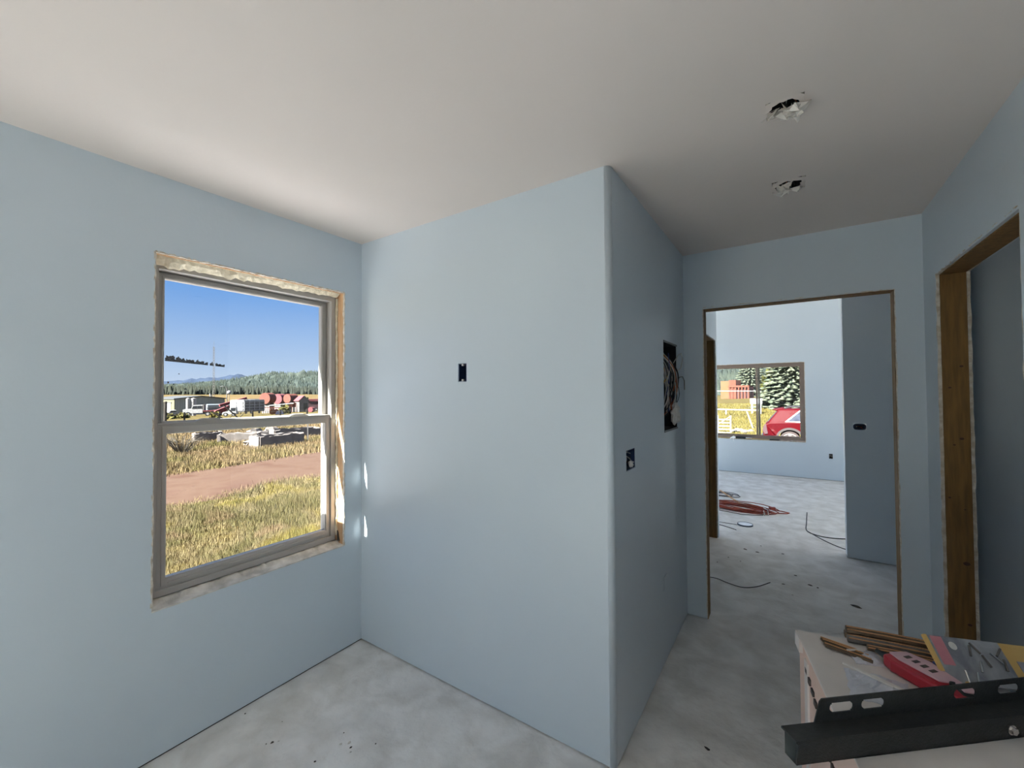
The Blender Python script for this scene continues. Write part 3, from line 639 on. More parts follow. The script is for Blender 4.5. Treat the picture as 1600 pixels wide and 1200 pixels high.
# short fan of brown strips
e = empty('strip_bundle', boxpt(.055, -.035), BA-.42, label='short fan of brown strips with orange edges', cat='strips')
for k in range(6):
    s_ = MB().obox((.055+.004*k, -.008*k, .006+.0016*(k % 3)), (1,0,0), (0,1,0), (0,0,1), .055, .0034, .0035).build('strip', BROWNST, e)
    if k % 2 == 0: MB().obox((.055+.004*k, -.008*k, .0105+.0016*(k % 3)), (1,0,0), (0,1,0), (0,0,1), .055, .0012, .0012).build('edge', ORST, s_)
# crumpled plastic bag
def crumple(nx, ny, sx, sy, hgt, m, seed, name, parent, wav=9):
    R_ = random.Random(seed); P, Q = [], []
    for i in range(nx+1):
        for j in range(ny+1):
            u, v = i/nx, j/ny; b = (math.sin(PI*u)*math.sin(PI*v))**.5
            P.append((sx*u+R_.uniform(-.3,.3)*sx/nx, sy*v+R_.uniform(-.3,.3)*sy/ny, .003+hgt*b*(.55+.3*math.sin(wav*u+4*v)+R_.uniform(-.15,.3))))
    n0 = len(P); P += [(p[0], p[1], .001) for p in P]
    I = lambda i, j: i*(ny+1)+j
    for i in range(nx):
        for j in range(ny):
            Q += [(I(i,j), I(i+1,j), I(i+1,j+1), I(i,j+1)), (n0+I(i,j), n0+I(i,j+1), n0+I(i+1,j+1), n0+I(i+1,j))]
    for i in range(nx): Q += [(n0+I(i,0), n0+I(i+1,0), I(i+1,0), I(i,0)), (I(i,ny), I(i+1,ny), n0+I(i+1,ny), n0+I(i,ny))]
    for j in range(ny): Q += [(I(0,j), I(0,j+1), n0+I(0,j+1), n0+I(0,j)), (n0+I(nx,j), n0+I(nx,j+1), I(nx,j+1), I(nx,j))]
    return MB().add(P, Q).build(name, m, parent)
e = empty('plastic_bag', boxpt(.055, -.30), BA-.15, label='crumpled pale plastic bag lying on the carton lid', cat='bag')
crumple(12, 10, .135, .13, .020, PLAST, 4, 'bag_body', e)
for k in range(3): MB().obox((.045+.03*k, .085-.012*k, .024), Vector((1,-.55,.0)).normalized(), Vector((.55,1,0)).normalized(), (0,0,1), .055, .0022, .002).build('bag_fold', PAPER, e)
e = empty('plastic_bag', boxpt(.115, -.135), BA+.1, label='small clear bag between the strips and the red tool', cat='bag')
crumple(8, 8, .075, .075, .014, PLAST, 9, 'bag_body', e); MB().obox((.02, .05, .014), (1,.3,0), (-.3,1,0), (0,0,1), .025, .002, .002).build('bag_fold', PAPER, e)
# red tool with a pink label
e = empty('red_tool', boxpt(.200, -.105), BA-.98, label='red tool with a pale pink printed label', cat='tool')
MB().prism([(0,-.022),(.03,-.034),(.11,-.030),(.19,-.020),(.19,.010),(.12,.026),(.03,.034),(0,.018)], (0,0,.004), (1,0,0), (0,1,0), (0,0,1), .032).build('body', RED, e, bevel=.006)
lb = MB().prism([(.004,-.004),(.035,-.012),(.125,-.006),(.155,.040),(.06,.060),(.012,.045)], (0,0,.036), (1,0,0), (0,1,0), (0,0,1), .005).build('label_plate', PINK, e, bevel=.002)
for k in range(4): MB().box(.03+.02*k, .040+.02*k, .010, .030, .0411, .0418).build('print_mark', PRINT, lb)
MB().cyl((.145, .012, .036), (.145, .012, .044), .009, 12).build('button', BLKMET, e)
MB().cyl((.0, .0, .02), (-.035, .002, .02), .010, 10, .006).build('nozzle', GRIP, e)
e = empty('black_grip', boxpt(.29, -.225), BA+.05, label='charcoal rubber grip block beside the red tool', cat='grip')
MB().box(0, .064, -.030, .012, 0, .042).build('block', GRIP, e, bevel=.008); MB().box(.004, .060, -.026, .010, .042, .047).build('top_pad', PINK, e, bevel=.003)
e = empty('orange_cap', boxpt(.300, -.115), BA, label='orange red cap behind the charcoal grip', cat='cap'); MB().cyl((0,0,0), (0,0,.030), .016, 16, .013).build('shell', ORRED, e); MB().cyl((0,0,.030), (0,0,.036), .008, 12).build('tip', WIREBL, e)
e = empty('tan_plug', boxpt(.330, -.130), BA, label='tan plug lying next to the orange cap', cat='plug'); MB().cyl((0,0,.012), (.02,-.05,.014), .012, 12).build('shell', TAN, e); MB().cyl((.02,-.05,.014), (.026,-.065,.014), .009, 12).build('end', ORRED, e)
# leaning grey packet with tan card
a_, b2, c_ = Vector((2.538, -.060, BT+.022)), Vector((2.728, .048, BT+.002)), Vector((2.547, .032, BT+.096))
ux = (b2-a_).normalized(); uy = (c_-a_); uy = (uy-ux*uy.dot(ux)); hy = uy.length; uy.normalize(); un = ux.cross(uy)
e = empty('hardware_packet', a_, 0, label='grey hardware packet with pink stripe leaning at the back', cat='packet')
def slab(u0, u1, v0, v1, t0, t1, nm, m, par=e, **k):
    o = ux*((u0+u1)/2)+uy*((v0+v1)/2)+un*((t0+t1)/2); return MB().obox(o, ux, uy, un, (u1-u0)/2, (v1-v0)/2, (t1-t0)/2).build(nm, m, par, **k)
bd = slab(0, .19, 0, hy, .0, .006, 'pouch', PACKG); slab(.012, .042, hy*.35, hy*.98, .006, .007, 'pink_stripe', PKSTRIPE, bd); slab(-.004, .004, hy*.2, hy, -.001, .008, 'yellow_edge', TAN, bd)
o = MB().cyl(ux*.062+uy*hy*.80+un*.006, ux*.062+uy*hy*.80+un*.0068, .010, 14).build('hang_hole', PAPER, bd)
R_ = random.Random(2)
for k in range(9):
    p0 = ux*R_.uniform(.05,.18)+uy*hy*R_.uniform(.12,.8)+un*.009; dr_ = (ux*R_.uniform(-1,1)+uy*R_.uniform(-1,1)).normalized()*.018
    MB().cyl(p0-dr_*.8, p0+dr_*.8, .0026, 8).build('screw', STEEL if k % 2 else GREYST, bd)
card = slab(.19, .272, 0, hy, .0, .005, 'card', TAN); slab(.212, .246, hy*.12, hy*.62, .005, .006, 'window', WINGR, card)
# ================================================================== OUTDOORS
K = .155                                                       # sun-bleached things, kept dull so that the sun does not burn them out
def at(px, d, dz=None):
    th = YAW+math.atan((px-800)/F); x, y = CAM.x+d*math.sin(th), CAM.y+d*math.cos(th)
    return Vector((x, y, ground(x, y) if dz is None else dz))
def ground_np(x, y):
    s = np.maximum(0, -x)
    a = -.30-.0285*np.minimum(s, 135)+.018*np.clip(s-190, 0, 300)
    n = np.interp(y, [7, 20, 40, 62, 100, 200, 400], [0, -.65, -.55, -.05, .25, .7, 1.5])
    return a+n*np.clip((x+15)/15, 0, 1)
def ground(x, y): return float(ground_np(np.array([x]), np.array([y]))[0])
def rmat(name, stops, scale, k=K, rough=.9, stretch=None, bump=0):
    m = ramp_mat(name, stops, scale, rough, stretch, bump)
    for x in m.node_tree.nodes:
        if x.bl_idname == 'ShaderNodeValToRGB':
            for el in x.color_ramp.elements: el.color = (*[c*k for c in el.color[:3]], 1)
    m.node_tree.nodes['Principled BSDF'].inputs['Specular IOR Level'].default_value = .1
    return m
SOIL = rmat('meadow_soil', [(.30, (150, 140, 70)), (.45, (206, 186, 112)), (.58, (190, 156, 98)), (.70, (170, 168, 84))], .35, 0.130)
ROADM = rmat('road_dirt', [(.32, (196, 146, 122)), (.5, (222, 178, 152)), (.68, (208, 160, 138))], 1.2, 0.105, bump=.5)
FIELD = rmat('dry_field', [(.35, (214, 178, 122)), (.55, (196, 166, 104)), (.7, (178, 160, 108))], .012, 0.150)
GRAVBOUNCE = mat('gravel_bounce_pale', (204, 204, 209), (190, 190, 196), 30, .9, .5, 60)  # kept pale so the added strips reflect sun indoors
GRASSM = rmat('grass_blades', [(.30, (178, 172, 104)), (.42, (226, 206, 122)), (.50, (216, 196, 150)), (.60, (172, 164, 110)), (.70, (220, 192, 150))], 1.3, 0.250)
TANGR = rmat('grass_dry', [(.32, (208, 176, 126)), (.5, (222, 192, 146)), (.66, (178, 166, 106))], .5, 0.230)
YELGR = rmat('grass_yellow', [(.32, (238, 222, 140)), (.5, (228, 210, 118)), (.66, (206, 190, 120))], .4, 0.135)
def grid(name, xs, ys, m, zoff=0, label=None):
    X, Y = np.meshgrid(xs, ys, indexing='ij'); Z = ground_np(X, Y)+zoff
    V = np.stack([X, Y, Z], -1).reshape(-1, 3); nx, ny = len(xs), len(ys)
    I = (np.arange(nx-1)[:, None]*ny+np.arange(ny-1)[None, :]).ravel()
    Tt = np.concatenate([np.stack([I, I+ny, I+ny+1], 1), np.stack([I, I+ny+1, I+1], 1)])
    return struct(fast_mesh(name, V, Tt, m), label)
xs = np.concatenate([np.linspace(-200, -40, 33), np.linspace(-36, 40, 20), np.linspace(50, 160, 8)])
ys = np.concatenate([np.linspace(-120, -10, 12), np.linspace(-6, 130, 69), np.linspace(140, 420, 15)])
grid('meadow', xs, ys, SOIL, 0, 'sunlit meadow ground around the house')
grid('dry_field', np.linspace(-640, -196, 60), np.linspace(-120, 620, 60), FIELD, 0, 'tan dry field below the wooded hill')
# unseen pale gravel round the house, added to bounce sunlight up through the windows
struct(MB().box(-2.6, XE-.01, YB-3, YF+3, -.36, -.27).build('bounce_gravel', GRAVBOUNCE), 'unseen pale gravel added to bounce sun through the left windows')
struct(MB().box(XE, XR+3.5, YB-4, YB-.17, -.36, -.27).build('bounce_gravel_south', GRAVBOUNCE), 'unseen pale gravel added behind the viewer to bounce sun')
struct(MB().box(XR+.17, XR+4.5, YB, YF+3, -.36, -.27).build('bounce_gravel_east', GRAVBOUNCE), 'unseen pale gravel added on the east side to bounce sun')
# unseen cabinet added outside to keep sun off the tall window's lower jamb
e = empty('sun_blocker_cabinet', (XE, -1.36, .80), label='unseen grey cabinet added outside to keep sun off the jamb', cat='sun blocker')
MB().box(-.26, -.002, -.2, .2, 0, .84).build('body', BOXGREY, e, bevel=.006); MB().box(-.27, -.26, -.18, .18, .03, .81).build('door', BOXGREY, e); MB().cyl((-.27, 0, .6), (-.33, 0, .6), .08, 18).build('meter', CGLASS, e); MB().cyl((-.1, 0, .84), (-.1, 0, 1.6), .025, 10).build('conduit', BOXGREY, e)
# dirt road
ctr = [(-7.2+.0, -9), (-8.4, -3), (-9.1, 1.5), (-9.9, 6), (-11.2, 12), (-13.5, 20), (-17, 32)]
P, Q = [], []; nw = 7
for i in range(61):
    t = i/60*(len(ctr)-1); k = min(int(t), len(ctr)-2); q = Vector(ctr[k]).lerp(Vector(ctr[k+1]), t-k)
    for j in range(nw):
        wdt = 2.25+.12*math.sin(i*.9)+.1*math.sin(i*2.3); u = (j/(nw-1)*2-1); x, y = q.x+u*wdt, q.y+u*.15*wdt
        P.append((x, y, ground(x, y)+.035*(1-u**4)-.004+.006*rnd.random()))
for i in range(60): Q += [(i*nw+j, i*nw+j+1, (i+1)*nw+j+1, (i+1)*nw+j) for j in range(nw-1)]
struct(MB().add(P, Q).build('dirt_road', ROADM, smooth=True), 'reddish dirt road crossing the meadow')
def road_x(y):
    return np.interp(y, [c[1] for c in ctr], [c[0] for c in ctr])
# grass
rng = np.random.default_rng(5)
def blades(name, x, y, h, wd, m, label, lean=.35):
    n = len(x); z = ground_np(x, y)-.01; a = rng.uniform(0, 2*PI, n); b = rng.uniform(0, 2*PI, n); L = h*lean*rng.uniform(.2, 1.4, n)
    p0 = np.stack([x-np.cos(a)*wd/2, y-np.sin(a)*wd/2, z], 1); p1 = np.stack([x+np.cos(a)*wd/2, y+np.sin(a)*wd/2, z], 1)
    p2 = np.stack([x+np.cos(b)*L, y+np.sin(b)*L, z+h], 1)
    V = np.stack([p0, p1, p2], 1).reshape(-1, 3); return tag(fast_mesh(name, V, np.arange(3*n).reshape(-1, 3), m), label, 'grass', kind='stuff')
def wedge(n, th0, th1, d0, d1, pw=.5):
    th = rng.uniform(th0, th1, n); u = rng.uniform(0, 1, n); d = d0*(d1/d0)**(u**pw) if pw != 1 else d0*(d1/d0)**u
    return CAM.x+d*np.sin(th), CAM.y+d*np.cos(th), d
x, y, d = wedge(300000, -1.46, -.86, 4.0, 11.5, 1); k = (x-road_x(y) > 2.15+rng.normal(0, .22, len(x))) & (x < -2.66)
clump = (np.sin(x*2.1+1.3*np.sin(y*1.7))+np.sin(y*2.6+x*.9))*.25+.6
k &= rng.uniform(0, 1, len(x)) < clump+.35
x, y, d, cl = x[k], y[k], d[k], clump[k]
blades('roadside_grass', x, y, rng.uniform(.03, .14, len(x))*(.4+.9*np.clip(cl, 0, 1.2)), .003+.0007*d, GRASSM, 'green and yellow weedy grass between the house and the dirt road')
x, y, d = wedge(190000, -1.46, -.86, 12.5, 60, 1); k = (road_x(y)-x > 2.2+rng.normal(0, .3, len(x))); x, y, d = x[k], y[k], d[k]
blades('meadow_grass', x, y, rng.uniform(.06, .26, len(x)), .005+.0011*d, TANGR, 'tall tan grass beyond the dirt road')
x, y, d = wedge(60000, -.20, .04, 11, 70, 1); k = ~((y > 18.5) & (y < 22.5) & (x > .9) & (x < 6.5)); x, y, d = x[k], y[k], d[k]
blades('yard_grass', x, y, rng.uniform(.06, .22, len(x)), .008+.0014*d, YELGR, 'bright yellow grass beyond the far window')

# hills ------------------------------------------------------------
FORM = rmat('forest_haze', [(.38, (116, 132, 126)), (.5, (142, 152, 138)), (.62, (126, 140, 134))], .02, 0.180)  # distance haze mixed into the woodland colour
BLUEM = rmat('ridge_haze_blue', [(.4, (112, 136, 178)), (.6, (122, 146, 186))], .002, 0.115)  # blue of the distant haze painted into the ridge colour
TREEM = rmat('conifer_haze', [(.35, (100, 116, 112)), (.6, (124, 136, 122))], .02, 0.155)  # hill conifers greyed by haze put into their colour
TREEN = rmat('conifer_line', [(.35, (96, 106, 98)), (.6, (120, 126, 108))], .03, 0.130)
def ridge(name, prof, d0, z0, d1, m, label, nr=8, jit=0, d0s=None):
    pxs = [p[0] for p in prof]; ths = np.linspace(YAW+math.atan((pxs[0]-800)/F), YAW+math.atan((pxs[-1]-800)/F), 90); V = []
    for th in ths:
        al = th-YAW; px = 800+F*math.tan(al); hh = np.interp(px, pxs, [p[1] for p in prof])/(F/math.cos(al))*d1
        for j in range(nr+1):
            t = j/nr; d = d0+(d1-d0)*t; e_ = t**1.25
            V.append((CAM.x+d*math.sin(th), CAM.y+d*math.cos(th), z0+(CAM.z+hh-z0)*e_+(rng.normal(0, jit) if 0 < j else 0)))
    n = nr+1; Tt = []
    for i in range(len(ths)-1):
        for j in range(nr): Tt += [(i*n+j, (i+1)*n+j, (i+1)*n+j+1), (i*n+j, (i+1)*n+j+1, i*n+j+1)]
    # back slope down
    o = len(V)
    for th in ths: V.append((CAM.x+d1*1.25*math.sin(th), CAM.y+d1*1.25*math.cos(th), z0-20))
    for i in range(len(ths)-1): Tt += [(i*n+nr, (i+1)*n+nr, o+i+1), (i*n+nr, o+i+1, o+i)]
    ob = struct(fast_mesh(name, np.array(V), np.array(Tt), m), label); ob.data.polygons.foreach_set('use_smooth', [True]*len(ob.data.polygons)); return ob
ridge('mountain_ridge', [(0, 10), (150, 14), (253, 19), (300, 23), (345, 26), (369, 30.5), (385, 27.5), (400, 25), (520, 18), (600, 16)], 3500, -10, 6000, BLUEM, 'mountain ridge on the horizon with blue haze in its colour', jit=6)
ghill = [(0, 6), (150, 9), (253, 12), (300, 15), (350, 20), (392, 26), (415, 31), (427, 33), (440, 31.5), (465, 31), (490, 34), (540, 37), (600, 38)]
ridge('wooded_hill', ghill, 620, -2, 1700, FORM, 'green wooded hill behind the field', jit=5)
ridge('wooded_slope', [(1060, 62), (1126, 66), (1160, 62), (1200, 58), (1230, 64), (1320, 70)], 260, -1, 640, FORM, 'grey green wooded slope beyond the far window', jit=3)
def conifers(name, px0, px1, d0, d1, n, zf, hgt, m, label, nseg=5):
    V, Tt = [], []; px = rng.uniform(px0, px1, n); dd = np.sqrt(rng.uniform(d0**2, d1**2, n)); th = YAW+np.arctan((px-800)/F)
    x, y = CAM.x+dd*np.sin(th), CAM.y+dd*np.cos(th); z = zf(px, dd); h = hgt*rng.uniform(.6, 1.25, n); rr = h*.24
    a = np.linspace(0, 2*PI, nseg, endpoint=False); ring = np.stack([np.cos(a), np.sin(a)], 1)
    V = np.zeros((n, nseg+1, 3)); V[:, :nseg, 0] = x[:, None]+rr[:, None]*ring[:, 0]; V[:, :nseg, 1] = y[:, None]+rr[:, None]*ring[:, 1]; V[:, :nseg, 2] = z[:, None]-h[:, None]*.1
    V[:, nseg] = np.stack([x, y, z+h], 1); base = np.arange(n)[:, None, None]*(nseg+1)
    f = np.array([[i, (i+1) % nseg, nseg] for i in range(nseg)])[None]; return tag(fast_mesh(name, V.reshape(-1, 3), (base+f).reshape(-1, 3), m), label, 'forest', kind='stuff')
def hillz(prof, d0, z0, d1):
    def fz(px, d):
        al = np.arctan((px-800)/F); hh = np.interp(px, [p[0] for p in prof], [p[1] for p in prof])/(F/np.cos(al))*d1
        t = np.clip((d-d0)/(d1-d0), 0, 1); return z0+(CAM.z+hh-z0)*t**1.25
    return fz
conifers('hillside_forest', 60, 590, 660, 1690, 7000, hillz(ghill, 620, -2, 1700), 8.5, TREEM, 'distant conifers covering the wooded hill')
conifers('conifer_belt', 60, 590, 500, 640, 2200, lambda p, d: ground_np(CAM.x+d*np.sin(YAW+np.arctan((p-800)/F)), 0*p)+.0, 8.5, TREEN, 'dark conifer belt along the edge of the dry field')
conifers('slope_forest', 1080, 1300, 265, 640, 1400, hillz([(1060, 62), (1126, 66), (1160, 62), (1200, 58), (1230, 64), (1320, 70)], 260, -1, 640), 7, TREEM, 'conifers tinted with painted haze on the slope beyond the far window')

# ------------------------------------------------------------------ salvage yard seen through the tall window
WHT = mat('yard_white', (236, 236, 238), (206, 204, 206), 3, .6, k=.42); GRY = mat('yard_grey', (176, 170, 166), (140, 134, 132), 2, .7, k=0.34)
RUST = mat('yard_rust', (206, 104, 72), (176, 84, 64), 1.5, .8, k=0.2); PNK = mat('yard_faded_red', (196, 96, 104), (176, 78, 88), 1.5, .8, k=0.24)
TANKEND = mat('tank_end', (118, 72, 76), (96, 66, 74), 1.0, .8, k=0.35); BLKR = mat('tyre_black', (62, 60, 62), (44, 44, 46), 3, .9, k=0.171)
SHEDW = mat('shed_siding', (166, 170, 164), (150, 154, 150), .6, .6, stretch=(8, 8, .05), k=0.75); SHEDY = mat('shed_cream', (226, 220, 168), (216, 208, 158), .6, .7, k=0.144)
SHEDR = mat('shed_roof', (110, 112, 116), rough=.7, k=0.3); POST = mat('post_wood', (112, 100, 84), (86, 76, 66), 5, .9, k=0.171)
YEL = mat('sign_yellow', (236, 196, 60), rough=.6, k=0.171); ORM = mat('machine_orange', (226, 138, 50), (206, 120, 44), 2, .6, k=0.171)
STONE = mat('concrete_white', (232, 216, 206), (198, 184, 176), 4, .9, .4, 10, k=0.2); TWIG = mat('twig_grey', (150, 138, 120), (120, 108, 94), 8, .9, k=0.3)
BUSHM = rmat('bush_leaf', [(.35, (74, 92, 66)), (.6, (112, 120, 76))], 1.2, 0.220); YBUSH = rmat('bush_yellow', [(.35, (214, 196, 116)), (.6, (176, 172, 100))], 1.2, 0.200)
SILVER = mat('yard_silver', (196, 206, 216), (176, 186, 196), 2, .4, k=0.35); GLS = mat('yard_glass', (70, 76, 86), rough=.2, k=0.3)
def face(loc, extra=0):                       # z-rotation so that local -Y looks at the camera
    v = Vector(loc)-CAM; return math.atan2(v.y, v.x)-PI/2+extra
def yard(name, px, d, extra, label, cat, group=None, dz=None):
    p = at(px, d, dz); return empty(name, p, face(p, extra), label=label, cat=cat, group=group)
def wheel(e, x, y, r=.5, wdt=.28, m=BLKR, hub=WHT):
    o = MB().cyl((0, -wdt/2, 0), (0, wdt/2, 0), r, 16).build('wheel', m, e); o.location = (x, y, r); MB().cyl((0, -wdt/2-.02, 0), (0, -wdt/2+.02, 0), r*.5, 12).build('hub', hub, o)
# shed
e = yard('metal_shed', 314, 142, .42, 'long grey metal shed with cream end and white roller door', 'shed')
gw = [(-6, 0), (6, 0), (6, 4.2), (0, 4.9), (-6, 4.3)]
MB().prism(gw, (0, 0, 0), (1,0,0), (0,0,1), (0,1,0), 14).build('walls', SHEDW, e)
for i in range(24):
    x = -5.75+.5*i; zt = 4.3+.6*(1-abs(x)/6)-.1; MB().box(x-.05, x+.05, -.05, .0, 0, zt).build('siding_rib', SHEDW, e)
MB().prism([(-6.3, 4.2), (0, 4.85), (6.3, 4.15), (6.3, 4.4), (0, 5.1), (-6.3, 4.45)], (0, -.3, 0), (1,0,0), (0,0,1), (0,1,0), 14.6).build('roof', SHEDR, e)
MB().box(-6.12, -6.0, -.1, 14, 0, 4.2).build('cream_wall', SHEDY, e)
dr = MB().box(-6.2, -6.1, 1.6, 6.2, 0, 3.2).build('roller_door', WHT, e)
for i in range(5): MB().box(-6.24, -6.2, 1.65, 6.15, .1+.62*i, .62+.62*i).build('door_slat', WHT, dr)
MB().box(-6.25, -6.1, 1.3, 6.5, 3.2, 3.5).build('door_header', SHEDR, e)
for x, z in ((3.6, 5.2), (4.0, 4.9)): MB().cyl((x, 3, 4.3), (x, 3, z+.5), .12, 8).build('vent_pipe', WHT, e)
e = yard('cream_annex', 247, 168, .2, 'cream flat roofed annex at the left of the grey shed', 'building')
MB().box(-3, 3, 0, 6, 0, 4.2).build('walls', SHEDY, e); MB().box(-3.2, 3.2, -.2, 6.2, 4.2, 4.45).build('roof', SHEDR, e); MB().box(.2, 1.2, -.06, 0, 1.6, 2.6).build('window', GLS, e)
e = yard('warning_sign', 254.5, 118, 0, 'yellow sign board at the left edge of the pane', 'sign')
MB().box(-.08, .08, -.05, .05, 0, 1.2).build('post', POST, e); s_ = MB().box(-.7, .7, -.1, -.05, 1.2, 3.2).build('board', YEL, e); MB().box(-.25, .25, -.13, -.1, 1.7, 2.7).build('symbol', BLKR, s_)
# mast and pole
e = yard('radio_mast', 333.5, 210, 0, 'thin lattice radio mast rising behind the shed', 'mast'); ht = 25
for a in range(3):
    x, y = .38*math.cos(a*2*PI/3), .38*math.sin(a*2*PI/3); MB().cyl((x, y, 0), (x*.6, y*.6, ht), .06, 6).build('leg', GRY, e)
MASTB = MB()
for i in range(24):
    z0_, z1_ = ht*i/24, ht*(i+1)/24
    for a in range(3):
        a0_, a1_ = a*2*PI/3, (a+1)*2*PI/3; MASTB.bar((.38*math.cos(a0_), .38*math.sin(a0_), z0_), (.38*math.cos(a1_), .38*math.sin(a1_), z1_), .05, .05)
tag(MASTB.build('bracing', GRY, e), kind='stuff'); MB().cyl((0,0,ht), (0,0,ht+2.2), .04, 6).build('whip', GRY, e)
e = yard('street_lamp', 354.5, 150, 0, 'grey lamp pole with curved arm behind the shed corner', 'street lamp')
MB().cyl((0,0,0), (0,0,7.2), .16, 8, .1).build('pole', GRY, e); MB().tube([(0,0,7.1), (-.2,0,7.6), (-.7,0,7.9), (-1.2,0,7.9)], .08, 6).build('arm', GRY, e); MB().box(-1.7, -1.1, -.15, .15, 7.8, 7.98).build('lamp_head', WHT, e)
e = yard('satellite_dish', 358, 149, 0, 'white dish on a short mast beside the lamp pole', 'dish')
MB().cyl((0,0,0), (0,0,5.6), .08, 8).build('mast', GRY, e); MB().sphere((0, -.1, 6.1), .55, 12, 8, 0, (1, .35, 1)).build('dish', WHT, e, smooth=True)
# cars by the shed
e = yard('parked_car', 271, 128, .0, 'white car parked in front of the roller door', 'car')
MB().prism([(-1.0,.3),(-1.0,.85),(-.8,.95),(-.45,1.4),(.5,1.42),(.85,.95),(1.0,.85),(1.0,.3)], (0,-.85,0), (1.0,0,0), (0,0,1), (0,1,0), 1.7).build('body', WHT, e)
MB().prism([(-.7,.98),(-.42,1.32),(.47,1.34),(.74,.98)], (0,-.88,0), (1,0,0), (0,0,1), (0,1,0), .03).build('side_window', GLS, e)
for x in (-.62, .62): wheel(e, x, -.8, .3, .2)
e = yard('parked_car', 251, 126, .0, 'blue grey car at the left edge of the pane', 'car')
BLU = mat('car_blue_grey', (120, 126, 160), rough=.4, k=0.171)
MB().prism([(-1.3,.3),(-1.3,.85),(-.8,.95),(-.45,1.4),(.6,1.42),(1.0,.95),(1.3,.85),(1.3,.3)], (0,-.85,0), (1.0,0,0), (0,0,1), (0,1,0), 1.7).build('body', BLU, e)
MB().prism([(-.7,.98),(-.42,1.32),(.57,1.34),(.84,.98)], (0,-.88,0), (1,0,0), (0,0,1), (0,1,0), .03).build('side_window', GLS, e)
for x in (-.8, .8): wheel(e, x, -.8, .3, .2)
# old white truck
e = yard('old_truck', 311, 112, -.15, 'old white flatbed truck with a boxy cab', 'truck')
MB().prism([(-2.6,.7),(-2.6,1.5),(-1.2,1.62),(-.95,2.35),(.75,2.4),(.8,.7)], (0,-1,0), (1,0,0), (0,0,1), (0,1,0), 2).build('cab', WHT, e)
MB().prism([(-1.05,1.68),(-.82,2.22),(-.2,2.24),(-.2,1.68)], (0,-1.04,0), (1,0,0), (0,0,1), (0,1,0), .04).build('side_window', GLS, e); MB().prism([(-.1,1.68),(-.1,2.24),(.6,2.26),(.6,1.68)], (0,-1.04,0), (1,0,0), (0,0,1), (0,1,0), .04).build('side_window', GLS, e)
MB().box(.9, 3.3, -1.1, 1.1, 1.0, 1.25).build('flatbed', PNK, e); MB().box(-2.5, 3.2, -.5, .5, .6, .95).build('chassis', GRY, e); MB().box(-2.75, -2.6, -1, 1, .5, .85).build('bumper', WHT, e)
MB().box(.85, 1.05, -1.1, 1.1, 1.25, 2.5).build('headboard', GRY, e); MB().box(-2.62, -2.58, -.9, -.3, 1.0, 1.4).build('grille', GLS, e)
for x in (-1.7, 1.7, 2.6): wheel(e, x, -.95, .48)
for x, px_ in ((0, 294), (1, 302.5)):
    q = yard('white_tank', px_, 122, 0, ('narrow white upright tank behind the truck bonnet', 'wider white upright tank behind the truck bonnet')[x], 'tank'); MB().cyl((0,0,0), (0,0,4.0), .38+.12*x, 14).build('shell', WHT, q, smooth=False); MB().cyl((0,0,4.0), (0,0,4.2), .42+.12*x, 14, .1).build('lid', GRY, q); MB().box(-.06,.06,-.5-.12*x,-.4,0.1,3.9).build('ladder_rail', GRY, q)
# silver sedan and red machinery between truck and trailer
e = yard('silver_trailer', 343, 125, .1, 'pale blue metal trailer behind the old truck', 'trailer'); MB().box(-2.6, 2.6, -1, 1, .8, 2.6).build('body', SILVER, e, bevel=.2); MB().box(-2.6, 2.6, -1.03, -.98, 1.6, 1.75).build('stripe', GRY, e)
for x in (-.6, .6): wheel(e, x, -.95, .42)
e = yard('red_conveyor', 363, 120, .25, 'long faded red conveyor rising to the right', 'conveyor')
MB().obox((.2, 0, 3.0), Vector((1,0,.30)).normalized(), (0,1,0), Vector((-.30,0,1)).normalized(), 2.9, .5, .28).build('boom', PNK, e)
MB().prism([(.9,2.9),(2.9,3.5),(2.9,2.7),(2.2,2.5)], (0,-.6,0), (1,0,0), (0,0,1), (0,1,0), 1.2).build('hopper', PNK, e)
for x, z in ((-1.6, 2.2), (1.8, 3.0)): MB().cyl((x, 0, 0), (x, 0, z), .09, 6).build('leg', GRY, e)
e = yard('red_hopper', 346, 108, .2, 'dark red tipped bucket low beside the white trailer', 'hopper'); MB().prism([(-1.4,.4),(-1.1,1.1),(1.2,2.1),(1.5,1.7),(.3,.5)], (0,-.6,0), (1,0,0), (0,0,1), (0,1,0), 1.2).build('bucket', RUST if 0 else PNK, e); MB().cyl((0,0,0), (0,0,.8), .15, 8).build('leg', GRY, e)
# white dump trailer
e = yard('dump_trailer', 381, 98, 0.0, 'white dump trailer with ribbed grey side', 'trailer')
zr_ = Vector((math.cos(-.55), math.sin(-.55), 0)); zs_ = Vector((math.cos(.62), math.sin(.62), 0))
# tailgate to the left of the corner, long side to the right
c0 = Vector((0, 0, 0)); tl = -Vector((math.cos(-.45), math.sin(-.45), 0))*2.5; sd_ = Vector((math.cos(.55), math.sin(.55), 0))*4.2
tilt = .22
def quad_slab(P0, U, Hh, th, nm, m, par, lift=.85):
    U = Vector(U); nrm = U.cross(Vector((0,0,1))).normalized(); o = Vector(P0)+Vector((0,0,lift))
    return MB().obox(o+U/2+Vector((0,0,Hh/2)), U.normalized(), nrm, (0,0,1), U.length/2, th/2, Hh/2).build(nm, m, par)
tg = quad_slab(c0, tl, 2.0, .12, 'tailgate', WHT, e)
for i in range(3):
    for j in range(2):
        U = tl*.42; o_ = c0+tl*(.05+.48*j); n_ = tl.cross(Vector((0,0,1))).normalized(); n_ = n_ if n_.y < 0 else -n_
        MB().obox(o_+U/2+n_*.09+Vector((0,0,.85+.36+.64*i)), U.normalized(), n_, (0,0,1), U.length/2, .04, .25).build('gate_panel', WHT, tg)
